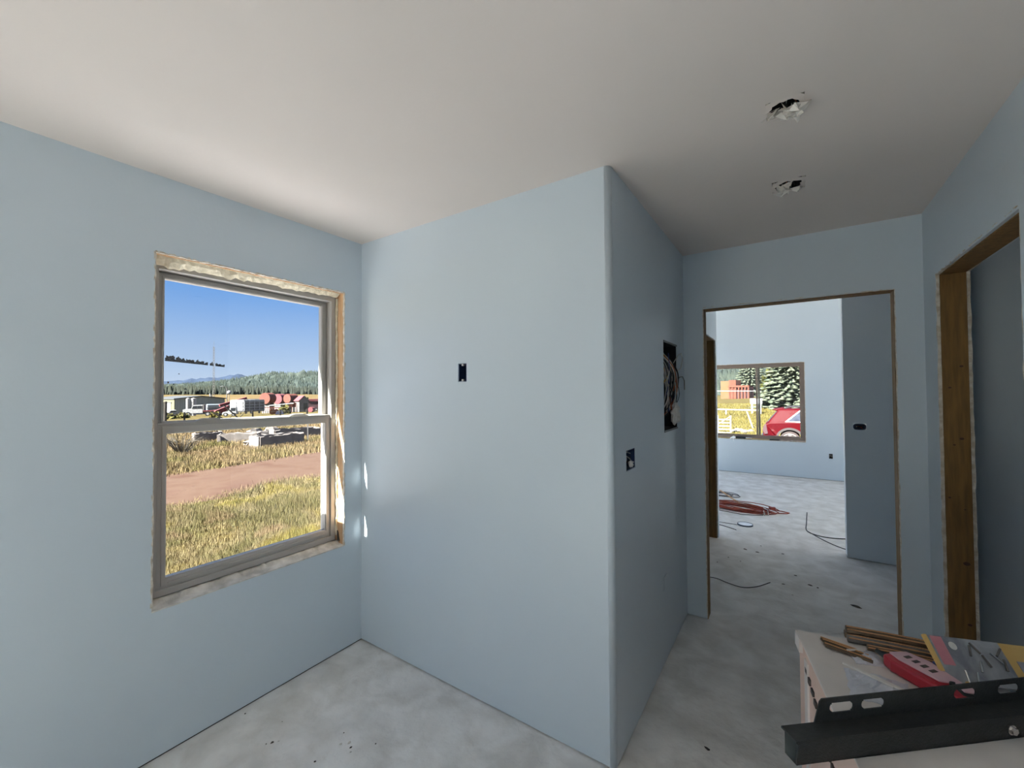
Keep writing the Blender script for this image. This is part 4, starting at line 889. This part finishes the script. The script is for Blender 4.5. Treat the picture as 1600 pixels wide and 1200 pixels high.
sl_ = quad_slab(c0, sd_, 2.0, .12, 'side_wall', GRY, e)
n_ = sd_.cross(Vector((0,0,1))).normalized(); n_ = n_ if n_.y < 0 else -n_
for i in range(4): MB().obox(c0+sd_/2+n_*.1+Vector((0,0,1.0+.56*i)), sd_.normalized(), n_, (0,0,1), sd_.length/2, .05, .07).build('side_rib', WHT, sl_)
for i in range(5): MB().obox(c0+sd_*(.02+.24*i)+n_*.1+Vector((0,0,1.85)), sd_.normalized(), n_, (0,0,1), .05, .06, 1.0).build('side_post', WHT, sl_)
quad_slab(c0+sd_, tl, 2.0, .12, 'front_wall', GRY, e); quad_slab(c0+tl, sd_, 2.0, .12, 'side_wall', GRY, e)
MB().prism([(0,0),(tl.x,tl.y),(tl.x+sd_.x,tl.y+sd_.y),(sd_.x,sd_.y)], (0,0,.7), (1,0,0), (0,1,0), (0,0,1), .16).build('floor_pan', GRY, e)
MB().prism([(0,0),(tl.x,tl.y),(tl.x+sd_.x,tl.y+sd_.y),(sd_.x,sd_.y)], (0,0,2.8), (1,0,0), (0,1,0), (-.0,0,1), .3).build('tarp', WHT, e)
for q in (tl*.2+sd_*.2, tl*.75+sd_*.15, tl*.15+sd_*.42, tl*.2+sd_*.85):
    o = MB().cyl(-n_*-.15, n_*.15, .5, 14).build('wheel', BLKR, e); o.location = q+Vector((0,0,.52)); MB().cyl(n_*.15, n_*.18, .25, 10).build('hub', STONE, o)
e = yard('white_tractor', 361, 96, -.2, 'small white vehicle nose left of the dump trailer', 'vehicle')
MB().prism([(-1.3,.4),(-1.2,.8),(-.3,1.0),(.0,1.7),(.9,1.75),(1.0,.4)], (0,-.7,0), (1,0,0), (0,0,1), (0,1,0), 1.4).build('body', WHT, e); MB().prism([(.08,1.05),(.14,1.6),(.8,1.62),(.8,1.05)], (0,-.74,0), (1,0,0), (0,0,1), (0,1,0), .03).build('window', GLS, e)
for x in (-.7, .6): wheel(e, x, -.65, .36)
# stack of grey beams behind
for k_, (px, z_, l_, lab) in enumerate(((398, 2.9, 4.4, 'pale steel beam, lowest of the stack behind the dump trailer'), (401, 3.15, 4.0, 'pale steel beam, middle of the stack behind the dump trailer'), (396, 3.4, 3.6, 'pale steel beam, topmost of the stack behind the dump trailer'))):
    e = yard('steel_beam', px, 124, .1, lab, 'beam', 'stacked steel beams'); MB().box(-l_/2, l_/2, -.3, .3, z_+.2, z_+.25).add(*([], [])).build('flange', GRY if k_ % 2 else WHT, e); MB().box(-l_/2, l_/2, -.3, .3, z_, z_+.05).build('flange', WHT, e); MB().box(-l_/2, l_/2, -.04, .04, z_+.05, z_+.2).build('web', GRY, e)
e = yard('trestle', 399, 124.5, 0, 'grey trestle carrying the stacked steel beams', 'trestle')
for x in (-1.8, 1.6): MB().box(x-.1, x+.1, -.25, .25, 0, 2.9).build('leg', GRY, e)
MB().box(-2, 1.8, -.08, .08, 1.2, 1.4).build('brace', GRY, e)
# rusty tanks: the round end looks right
def tank(px, d, r, L, zc, m, lab, extra, legs=True):
    e = yard('fuel_tank', px, d, extra, lab, 'tank', 'rusty fuel tanks'); 
    MB().cyl((-L, 0, zc), (0, 0, zc), r, 24).build('shell', m, e, smooth=False); MB().cyl((0, 0, zc), (.06, 0, zc), r*.97, 24, r*.8).build('end_cap', TANKEND, e)
    for x in (-L*.2, -L*.8):
        MB().box(x-.12, x+.12, -r*.7, r*.7, 0, zc-r*.7).build('saddle', GRY, e)
    return e
tank(424, 118, 1.35, 2.4, 3.6, RUST, 'orange rusty tank, leftmost of the row of tanks', .95)
tank(442, 124, 1.3, 2.2, 3.5, PNK, 'faded red tank in the middle of the row of tanks', .95)
tank(461, 121, 1.15, 2.6, 3.5, RUST, 'orange tank on a tall stand next to the grey shack', .8)
e = yard('tank_stand', 455, 116, .1, 'rusty angle iron stand beneath the right tank', 'stand')
for x in (-1.2, .1, 1.0):
    MB().bar((x, -.6, 0), (x, -.6, 2.4), .18, .18).build('leg', RUST, e)
MB().bar((-1.2, -.6, 2.3), (1.0, -.6, 2.3), .2, .2).build('beam', RUST, e); MB().bar((-1.2, -.6, .2), (.1, -.6, 2.2), .12, .12).build('brace', RUST, e); MB().box(-1.1, .9, -.5, -.4, 1.3, 2.2).build('panel', RUST, e)
# shack
e = yard('wooden_shack', 475, 115, .35, 'small grey wooden shack with a pitched roof', 'shack')
MB().prism([(-1.1,0),(1.1,0),(1.1,2.8),(0,3.9),(-1.1,2.8)], (0,0,0), (1,0,0), (0,0,1), (0,1,0), 3).build('walls', GRY, e)
for s_ in (-1, 1):
    MB().obox((s_*.68, 1.5, 3.35), Vector((s_*1.0,0,-1.0)).normalized(), (0,1,0), Vector((s_*1.0,0,1.0)).normalized(), .95, 1.7, .06).build('roof_slope', PNK if s_ < 0 else GRY, e)
MB().box(-.1, .8, -.05, .05, 0, 2.2).build('door', GLS, e)
e = yard('red_trailer', 491, 127, .1, 'red roofed trailer at the right edge of the pane', 'trailer')
MB().box(-1.6, 1.8, -1, 1, .6, 2.7).build('body', TANKEND, e); MB().box(-1.8, 2, -1.2, 1.2, 2.7, 3.3).build('roof', PNK, e); wheel(e, .4, -.95, .42)
e = yard('red_drum', 487, 108, 1.2, 'red drum lying in the grass by the shack', 'drum'); MB().cyl((-.8,0,.6), (.8,0,.6), .58, 16).build('shell', PNK, e)
for x in (-.4, .4): MB().cyl((x-.04,0,.6), (x+.04,0,.6), .63, 16).build('hoop', PNK, e)
# implements in front of the tanks
e = yard('farm_implement', 431, 96, .2, 'orange farm implement in the grass before the tanks', 'implement')
MB().box(-.8, .8, -.4, .4, .5, .9).build('frame', ORM, e)
for x in (-.7, 0, .7): MB().cyl((x, -.5, .55), (x, -.42, .55), .55, 14).build('disc', ORM if x else RUST, e); 
MB().bar((.5,0,.8), (1.6,0,1.5), .12, .12).build('drawbar', RUST, e)
e = yard('hay_rake', 425, 106, 0, 'rusty red rake frame below the orange tank', 'rake')
MB().bar((-1.8,0,1.5), (1.8,0,1.3), .14, .14).build('beam', RUST, e)
for i in range(9): MB().tube([(-1.7+.42*i, 0, 1.45), (-1.6+.42*i, -.4, .9), (-1.6+.42*i, -.2, .1)], .05, 5).build('tine', PNK if i % 2 else RUST, e)
e = yard('blue_barrow', 436.5, 92, 0, 'dark blue upturned barrow beside the orange implement', 'barrow'); MB().prism([(-.7,0),(-.4,.7),(.5,.8),(.8,.1)], (0,-.4,0), (1,0,0), (0,0,1), (0,1,0), .8).build('tray', BLU, e); MB().bar((.5,-.3,.7), (1.2,-.3,.3), .06, .06).build('handle', POST, e)
e = yard('scrap_pipe', 441, 112, .1, 'long pale pipe resting on the rake frame', 'pipe'); MB().cyl((-2.6,0,1.75), (2.4,0,2.2), .14, 8).build('tube', WHT, e); MB().box(-.1,.1,-.1,.1,0,1.9).build('prop', GRY, e)
# bushes
def bush(px, d, w_, h_, m, lab, n=260, trunk=True, zlift=.1):
    e = yard('bush', px, d, 0, lab, 'bush'); P, Tt = [], []
    c = rng.normal(0, 1, (n, 3)); c /= np.linalg.norm(c, axis=1)[:, None]; c *= rng.uniform(.55, 1, (n, 1))**.5; c[:, 2] = np.abs(c[:, 2])
    c *= np.array([w_/2, w_/2, h_]); c[:, 2] += zlift
    s = w_*.11; V = (c[:, None, :]+rng.normal(0, s, (n, 3, 3))); V[..., 2] = np.maximum(V[..., 2], .02)
    tag(fast_mesh('foliage', V.reshape(-1, 3), np.arange(3*n).reshape(-1, 3), m, e), kind='stuff')
    for k in range(3): MB().tube([(0,0,0), (rnd.uniform(-.1,.1)*w_, rnd.uniform(-.1,.1)*w_, h_*.4), (rnd.uniform(-.25,.25)*w_, rnd.uniform(-.2,.2)*w_, h_*.8)], .02*w_, 5).build('stem', POST, e)
    return e
bush(444, 94, 2.0, 1.7, YBUSH, 'yellow green bush in front of the tanks'); bush(419.5, 150, 2.2, 5.2, BUSHM, 'dark round tree top behind the orange tank'); bush(430, 160, 2.4, 5.6, BUSHM, 'taller dark tree behind the gap between the tanks')
bush(452, 150, 1.4, 4.4, BUSHM, 'small dark tree behind the right tank'); bush(479, 150, 2.0, 4.3, BUSHM, 'dark tree behind the grey shack roof')
bush(259, 92, 2.4, .7, YBUSH, 'low yellow green hedge in front of the parked cars', 300); bush(285, 94, 2.0, .6, YBUSH, 'low yellow bush below the old truck bumper', 300); bush(336, 70, 1.2, 1.1, YBUSH, 'small thorny yellow bush by the fence')
# fence along the yard
e = yard('wire_fence', 300, 42, 0, 'thin wire fence with slender posts before the yard', 'fence'); base = Vector(e.location); inv = Matrix.Rotation(-e.rotation_euler.z, 3, 'Z')
fp = []
for px, d_, h_ in ((246, 42, 1.5), (288.5, 42, 1.45), (343.5, 42, 1.4), (395, 42, 1.4), (438, 42, 1.4), (480, 42, 1.4), (520, 42, 1.4)):
    q = inv @ (at(px, d_)-base); fp.append((q, h_)); MB().box(q.x-.06, q.x+.06, q.y-.06, q.y+.06, q.z-.1, q.z+h_).build('post', POST, e)
for k in (.35, .8, 1.25): MB().tube([q+Vector((0, -.07, k)) for q, h_ in fp], .012, 4).build('wire', GRY, e)
e = yard('fence_post', 257.5, 24, 0, 'tall dark timber post at the left edge of the pane', 'post'); MB().cyl((0,0,-.1), (.03,0,2.05), .07, 8, .055).build('shaft', POST, e); MB().cyl((.03,0,2.05), (.03,0,2.09), .075, 8, .03).build('cap', POST, e)
e = yard('fence_post', 481, 21.5, 0, 'thin steel post beside the concrete blocks', 'post'); MB().bar((0,0,-.1), (0,0,1.15), .05, .05).build('shaft', GRY, e); MB().box(-.05,.05,-.05,.05,1.15,1.18).build('cap', GRY, e)
# fallen branches
for px, d_, pts, lab in ((357, 34, [(-.9,0,1.5), (-.1,0,.8), (.9,0,.1)], 'bare fallen branch slanting down to the right by the white vehicle'), (368, 36, [(-.7,0,1.9), (.2,0,.9), (1.2,0,.05)], 'longer bare branch slanting past the dump trailer wheel'), (314, 33, [(-.25,0,.95), (0,0,.5), (.2,0,.05)], 'short bare branch near the middle of the fence')):
    e = yard('fallen_branch', px, d_, 0, lab, 'branch'); MB().tube(pts, .05, 6, [.05, .05, .03]).build('limb', POST, e)
    MB().tube([pts[1], (pts[1][0]+.3, .1, pts[1][2]+.35)], .025, 5).build('twig', POST, e); MB().tube([pts[1], (pts[1][0]-.25, .1, pts[1][2]+.1)], .02, 5).build('twig', POST, e)
# concrete troughs and slabs in the meadow
def trough(px, d_, L, W_, h_, extra, lab):
    e = yard('concrete_trough', px, d_, extra, lab, 'trough'); t = .09
    for a, b in (((-L/2, -W_/2), (L/2, -W_/2)), ((L/2, -W_/2), (L/2, W_/2)), ((L/2, W_/2), (-L/2, W_/2)), ((-L/2, W_/2), (-L/2, -W_/2))):
        ragged_strip(MB(), (*a, h_/2), (*b, h_/2), Vector((b[1]-a[1], a[0]-b[0], 0)).normalized(), (0,0,1), t/2, h_/2, 10, .14).build('side', STONE, e)
    MB().box(-L/2+t/2, L/2-t/2, -W_/2+t/2, W_/2-t/2, 0, .12).build('base', STONE, e)
trough(434, 20.5, 1.9, .7, .52, .55, 'nearest broken white trough with an open top'); trough(462, 25, 2.2, .9, .5, .3, 'long white trough furthest right in the grass')
trough(375, 24.5, 1.6, .8, .45, -.2, 'white trough in the middle, half hidden by the rail'); trough(325, 26, 1.1, .6, .5, .2, 'small white trough at the left of the group')
for px, d_, s_, lab in ((396, 21, .28, 'jagged white lump left of the nearest trough'), (412, 26, .35, 'white rubble lump behind the nearest trough'), (446, 23.5, .3, 'white rubble lump right of the nearest trough'), (398, 28, .4, 'pale boulder behind the middle trough'), (425, 29, .4, 'pale boulder at the back of the troughs')):
    e = yard('rubble_block', px, d_, .4, lab, 'rubble'); MB().sphere((0,0,s_*.5), s_, 8, 6, .5, (1.4, .8, .7)).build('block', STONE, e); MB().sphere((s_*.9,.1,s_*.25), s_*.45, 7, 5, .5, (1, .8, .7)).build('fragment', STONE, e)
e = yard('dead_shrub', 285, 20, 0, 'grey twiggy dead shrub in the tan grass', 'shrub')
for i in range(70):
    a, s_ = rnd.uniform(0, 2*PI), rnd.uniform(.35, 1.0); x, y = math.cos(a)*s_, math.sin(a)*s_
    MB().tube([(x*.1, y*.1, 0), (x*.5, y*.5, .35+.2*rnd.random()), (x*.95, y*.95, .55+.5*rnd.random()*(1.2-s_))], .010, 4, [.014, .010, .004]).build('twig', TWIG, e)

# ------------------------------------------------------------------ beyond the far window
# red estate car
REDC = mat('car_red', (176, 20, 44), (170, 18, 42), 1, .5, spec=.06, k=.115); CLAD = mat('car_cladding', (110, 96, 98), rough=.6, k=0.171)
CHROME = mat('car_chrome', (230, 226, 228), rough=.2, metal=.9, k=0.274); TYRE = mat('car_tyre', (120, 96, 94), (104, 84, 84), 10, .8, k=0.171); RIM = mat('car_rim', (228, 220, 218), rough=.3, metal=.4, k=0.3)
cx, cy = 1.18, 19.2
e = empty('red_suv', (cx, cy+.95, ground(cx+2, cy+1)), label='red sport utility car parked beyond the far window', cat='car')
def archpts(xc, r_, z0_): 
    a0_ = math.acos(max(-1, min(1, 0))); 
    return [(xc+r_*math.cos(a), .38+r_*math.sin(a)) for a in np.linspace(-.12, PI+.12, 15)]
side = [(.12,.40), *[(x, z) for x, z in archpts(1.0, .44, .4)][::-1], *[(x, z) for x, z in archpts(3.82, .44, .4)][::-1], (4.62,.36), (4.74,.55), (4.70,.86), (4.45,1.0), (3.45,1.12), (1.0,1.14), (.30,1.10), (.12,1.02), (.03,.80), (.05,.55)]
P = []; n = len(side)
for yy, ins in ((-.93, 0), (.93, 0)): P += [(x, yy*(1.0 if z > .45 else .98), z) for x, z in side]
b_ = MB(); b_.add(P, [tuple(range(n)), tuple(range(2*n-1, n-1, -1))]+[(i, n+i, n+(i+1) % n, (i+1) % n) for i in range(n)]); b_.build('body', REDC, e, bevel=.05)
bel = [(.22, 1.09), (3.42, 1.10)]; rof = [(.62, 1.66), (2.55, 1.68)]
def cab(x, t, sgn=-1, o_=0): 
    return None
P = [(bel[0][0], -.90, bel[0][1]), (bel[1][0], -.88, bel[1][1]), (bel[1][0], .88, bel[1][1]), (bel[0][0], .90, bel[0][1]), (rof[0][0], -.66, rof[0][1]), (rof[1][0], -.64, rof[1][1]), (rof[1][0], .64, rof[1][1]), (rof[0][0], .66, rof[0][1])]
MB().add(P, [(4,5,6,7),(0,1,5,4),(1,2,6,5),(2,3,7,6),(3,0,4,7)]).build('cabin', REDC, e, bevel=.06)
def sidept(x, t, off=.012, s_=-1):
    y = .89+(.65-.89)*t; z = 1.10+(1.67-1.10)*t; nrm = Vector((0, .92, .39)); return Vector((x, s_*(y+nrm.y*off), z+nrm.z*off))
def side_panel(pts, nm, m, o1=.012, o0=-.02):
    for s_ in (-1, 1):
        k = len(pts); A = [sidept(x, t, o1, s_) for x, t in pts]; B = [sidept(x, t, o0, s_) for x, t in pts]
        MB().add(A+B, [tuple(range(k)), tuple(range(2*k-1, k-1, -1))]+[(i, (i+1) % k, k+(i+1) % k, k+i) for i in range(k)]).build(nm, m, e)
side_panel([(.92,.10),(1.62,.10),(1.62,.86),(1.42,.86)], 'rear_side_window', CGLASS); side_panel([(1.70,.10),(2.55,.10),(2.45,.86),(1.70,.86)], 'front_side_window', CGLASS)
side_panel([(.84,.04),(2.8,.04),(2.8,.09),(.92,.09)], 'window_trim', CHROME, .018); side_panel([(1.36,.87),(2.5,.87),(2.5,.92),(1.40,.92)], 'window_trim', CHROME, .018); side_panel([(.84,.06),(.90,.06),(1.42,.9),(1.36,.9)], 'window_trim', CHROME, .018)
MB().add([(.205,-.75,1.13),(.205,.75,1.13),(.575,.60,1.62),(.575,-.60,1.62),(.23,-.75,1.13),(.23,.75,1.13),(.60,.60,1.62),(.60,-.60,1.62)], [(0,1,2,3),(7,6,5,4),(0,3,7,4),(1,5,6,2),(0,4,5,1),(3,2,6,7)]).build('rear_window', CGLASS, e)
MB().prism([(.38,1.63),(.75,1.71),(.85,1.66),(.55,1.58)], (0,-.64,0), (1,0,0), (0,0,1), (0,1,0), 1.28).build('spoiler', REDC, e, bevel=.015)
for s_ in (-1, 1):
    MB().tube([(.85, s_*.6, 1.69), (1.0, s_*.6, 1.75), (2.3, s_*.6, 1.76), (2.45, s_*.6, 1.70)], .022, 6).build('roof_rail', CHROME, e)
    MB().prism([(.02,.78),(.10,1.02),(.16,1.03),(.22,.62),(.10,.60)], (0,s_*.945-.01,0), (1,0,0), (0,0,1), (0,1,0), .02).build('tail_lamp', TANKEND, e)
    for xc in (1.0, 3.82):
        pts = [(xc+r_*math.cos(a), .38+r_*math.sin(a)) for r_, aa in ((.52, np.linspace(-.1, PI+.1, 18)), (.43, np.linspace(PI+.1, -.1, 18))) for a in aa]
        MB().prism(pts, (0, s_*.94-.015, 0), (1,0,0), (0,0,1), (0,1,0), .03).build('arch_cladding', CLAD, e)
        wo = MB().cyl((0,-.11,0), (0,.11,0), .37, 24).build('wheel', TYRE, e, bevel=.03); wo.location = (xc, s_*.81, .37)
        MB().cyl((0,s_*.10,0), (0,s_*.115,0), .275, 24).build('rim_well', CLAD, wo)
        for k in range(10):
            a = 2*PI*(k//2)/5+(.14 if k % 2 else -.14)+.3; MB().bar((.05*math.cos(a), s_*.125, .05*math.sin(a)), (.27*math.cos(a), s_*.12, .27*math.sin(a)), .035, .02, (0,1,0)).build('spoke', RIM, wo)
        mb = MB(); nn = 24; R0, R1 = .255, .29
        mb.add([(R*math.cos(2*PI*i/nn), s_*.128, R*math.sin(2*PI*i/nn)) for R in (R0, R1) for i in range(nn)]+[(R*math.cos(2*PI*i/nn), s_*.10, R*math.sin(2*PI*i/nn)) for R in (R0, R1) for i in range(nn)],
               [(i,(i+1)%nn,nn+(i+1)%nn,nn+i) for i in range(nn)]+[(nn+i,nn+(i+1)%nn,3*nn+(i+1)%nn,3*nn+i) for i in range(nn)]).build('rim', RIM, wo)
MB().box(.0, .16, -.9, .9, .36, .52).build('bumper', CLAD, e, bevel=.03); MB().box(-.02, .10, -.86, .86, .50, .56).build('bumper_strip', CHROME, e); MB().box(1.45, 3.36, -.945, .945, .30, .44).build('sill_cladding', CLAD, e)
MB().box(.3, 4.3, -.7, .7, .22, .36).build('underbody', CLAD, e); MB().box(2.3, 2.5, -.955, -.925, .86, .90).build('door_handle', CHROME, e); MB().box(1.5, 1.7, -.955, -.925, .88, .92).build('door_handle', CHROME, e)
# spruces
SPR = rmat('spruce_blue', [(.35, (120, 140, 124)), (.5, (190, 198, 170)), (.65, (150, 166, 140))], 1.6, 0.200)
BARK = mat('bark', (110, 88, 70), (84, 66, 54), 4, .95, k=0.171)
def spruce(px, d_, h_, r_, m, lab, seed, name='blue_spruce'):
    e = yard(name, px, d_, 0, lab, 'tree'); R_ = np.random.default_rng(seed); V, Tt = [], []
    tiers = 24
    for i in range(tiers):
        t = i/(tiers-1); z = .06*h_+t*h_*.9; rad = r_*(1-t)**.85+.12; nb = int(24-12*t)
        for k in range(nb):
            a = 2*PI*(k+R_.uniform(-.3,.3))/nb+i*.7; L = rad*R_.uniform(.8,1.12); segs = 5
            u = np.array([math.cos(a), math.sin(a), 0]); s = np.array([-math.sin(a), math.cos(a), 0])
            for j in range(segs):                                    # overlapping needle pads along the bough
                q = (j+.6)/segs; c = u*L*q+np.array([0,0,z-.28*L*q**1.3+.10*L*max(0,q-.7)]); wd_ = (.30+.18*(1-q))*rad*.30*R_.uniform(.6,1.3)+.05; th = (.05+.025*rad)*R_.uniform(.6,1.4)
                o_ = len(V); ln = L/segs*.95
                jt = lambda: R_.uniform(-.09,.09,3)
                V += [c-u*ln+jt(), c+s*wd_-np.array([0,0,th])+jt(), c+u*ln-np.array([0,0,th*.6])+jt(), c-s*wd_-np.array([0,0,th])+jt(), c+np.array([0,0,th*.8])+jt(), c-np.array([0,0,th*1.8])+jt()]
                Tt += [(o_,o_+1,o_+4),(o_+1,o_+2,o_+4),(o_+2,o_+3,o_+4),(o_+3,o_,o_+4),(o_+1,o_,o_+5),(o_+2,o_+1,o_+5),(o_+3,o_+2,o_+5),(o_,o_+3,o_+5)]
    tag(fast_mesh('foliage', np.array(V), np.array(Tt), m, e), kind='stuff'); MB().cyl((0,0,-.1), (0,0,h_*.95), .05*r_+.08, 8, .02).build('trunk', BARK, e); return e
spruce(1173, 135, 17.0, 5.0, SPR, 'pale blue spruce behind the brick ruin', 1); spruce(1237, 56, 10.5, 3.6, SPR, 'large silvery spruce behind the red car', 2)
bush(1207, 66, 3.0, 4.6, rmat('tree_olive', [(.35, (150, 150, 76)), (.6, (112, 116, 66))], 1.2, 0.220), 'olive green tree left of the large spruce', 420)
# brick ruin with pilasters
BRK = mat('brick_orange', (206, 120, 88), (186, 98, 74), 2.5, .9, k=0.17); BRKLIT = mat('brick_sunlit', (226, 164, 106), (214, 148, 96), 2.5, .9, k=0.15)  # the paler copy of the brick paints the ruin's lit left side
e = yard('brick_ruin', 1143, 112, -.45, 'roofless orange brick building with tall arched bays', 'building')
MB().box(-2.6, -.6, 0, 2.5, 0, 4.3).build('tower', BRKLIT, e); MB().box(-.6, 1.0, 0, 2.5, 0, 4.5).build('block', BRK, e); MB().box(1.0, 3.9, .35, 2.5, 0, 2.9).build('back_wall', TANKEND, e)
for i in range(7):
    MB().box(-.6+.72*i, -.3+.72*i, -.2, .35, 0, 2.75).build('pilaster', BRK, e)
MB().box(-.7, 4.05, -.25, .4, 2.75, 3.2).build('lintel', BRK, e)
for i in range(3): MB().box(-2.62, -2.6+.02, .3+.8*i, .7+.8*i, 1.0, 2.2).build('recess', BRK, e)
# yard furniture beyond the far window
e = yard('pipe_rail_fence', 1160, 44, 0, 'long white pipe rail crossing the yellow grass', 'fence'); base = Vector(e.location); inv = Matrix.Rotation(-e.rotation_euler.z, 3, 'Z')
q0, q1 = inv @ (at(1085, 44)-base), inv @ (at(1186, 44)-base)
MB().cyl(q0+Vector((0,0,.55)), q1+Vector((0,0,.50)), .06, 8).build('rail', WHT, e)
for t in (.0, .5, 1): 
    q = q0.lerp(q1, t); MB().cyl(q-Vector((0,0,.1)), q+Vector((0,0,.55)), .05, 8).build('post', WHT, e)
e = yard('overhead_cable', 1150, 60, 0, 'thin white wire strung in front of the brick ruin', 'wire fence'); MB().cyl((-4,0,2.0), (3,0,1.95), .025, 6).build('cable', WHT, e)
for x in (-4, 3): MB().cyl((x,0,-.1), (x,0,2.05), .05, 6).build('post', POST, e)
e = yard('leaning_post', 1171, 30, 0, 'grey post leaning in the yellow grass', 'post'); MB().bar((-.16,0,1.1), (.18,0,-.05), .09, .09).build('shaft', GRY, e); MB().box(-.22,-.12,-.05,.05,1.08,1.12).build('cap', GRY, e)
e = yard('white_gate', 1132, 26, 0, 'white slatted gate panel with a diagonal brace', 'gate')
for i in range(5): MB().box(-1.2, .28, -.02, .02, .08+.18*i, .13+.18*i).build('slat', WHT, e)
for x in (-.4, .24): MB().box(x, x+.06, -.04, 0, 0, 1.05).build('stile', WHT, e)
MB().bar((-.36,-.03,.55), (.26,-.03,1.02), .05, .03).build('brace', WHT, e)
e = yard('utility_sign', 1181, 46, 0, 'white board on posts beside the left spruce', 'sign'); MB().box(-.5, .5, -.05, .05, 1.0, 1.5).build('board', WHT, e)
for x in (-.35, .35): MB().box(x-.06, x+.06, -.04, .04, 0, 1.0).build('leg', WHT, e)
for i, (px, s_) in enumerate(((1146, .15), (1151, .18), (1156, .14), (1161, .16), (1166, .12), (1172, .13))):
    p = at(px, 27+.4*(i % 3)); o = MB().sphere((0,0,s_*.55), s_, 8, 6, .5, (1.1, .9, .9)).build('field_stone', STONE if i % 2 else GRY)
    o.location = p; tag(o, ['pale stone next to the white gate', 'second stone from the white gate', 'third stone from the white gate', 'fourth stone from the white gate', 'fifth stone from the white gate', 'stone at the foot of the leaning post'][i], 'stone', 'row of field stones')
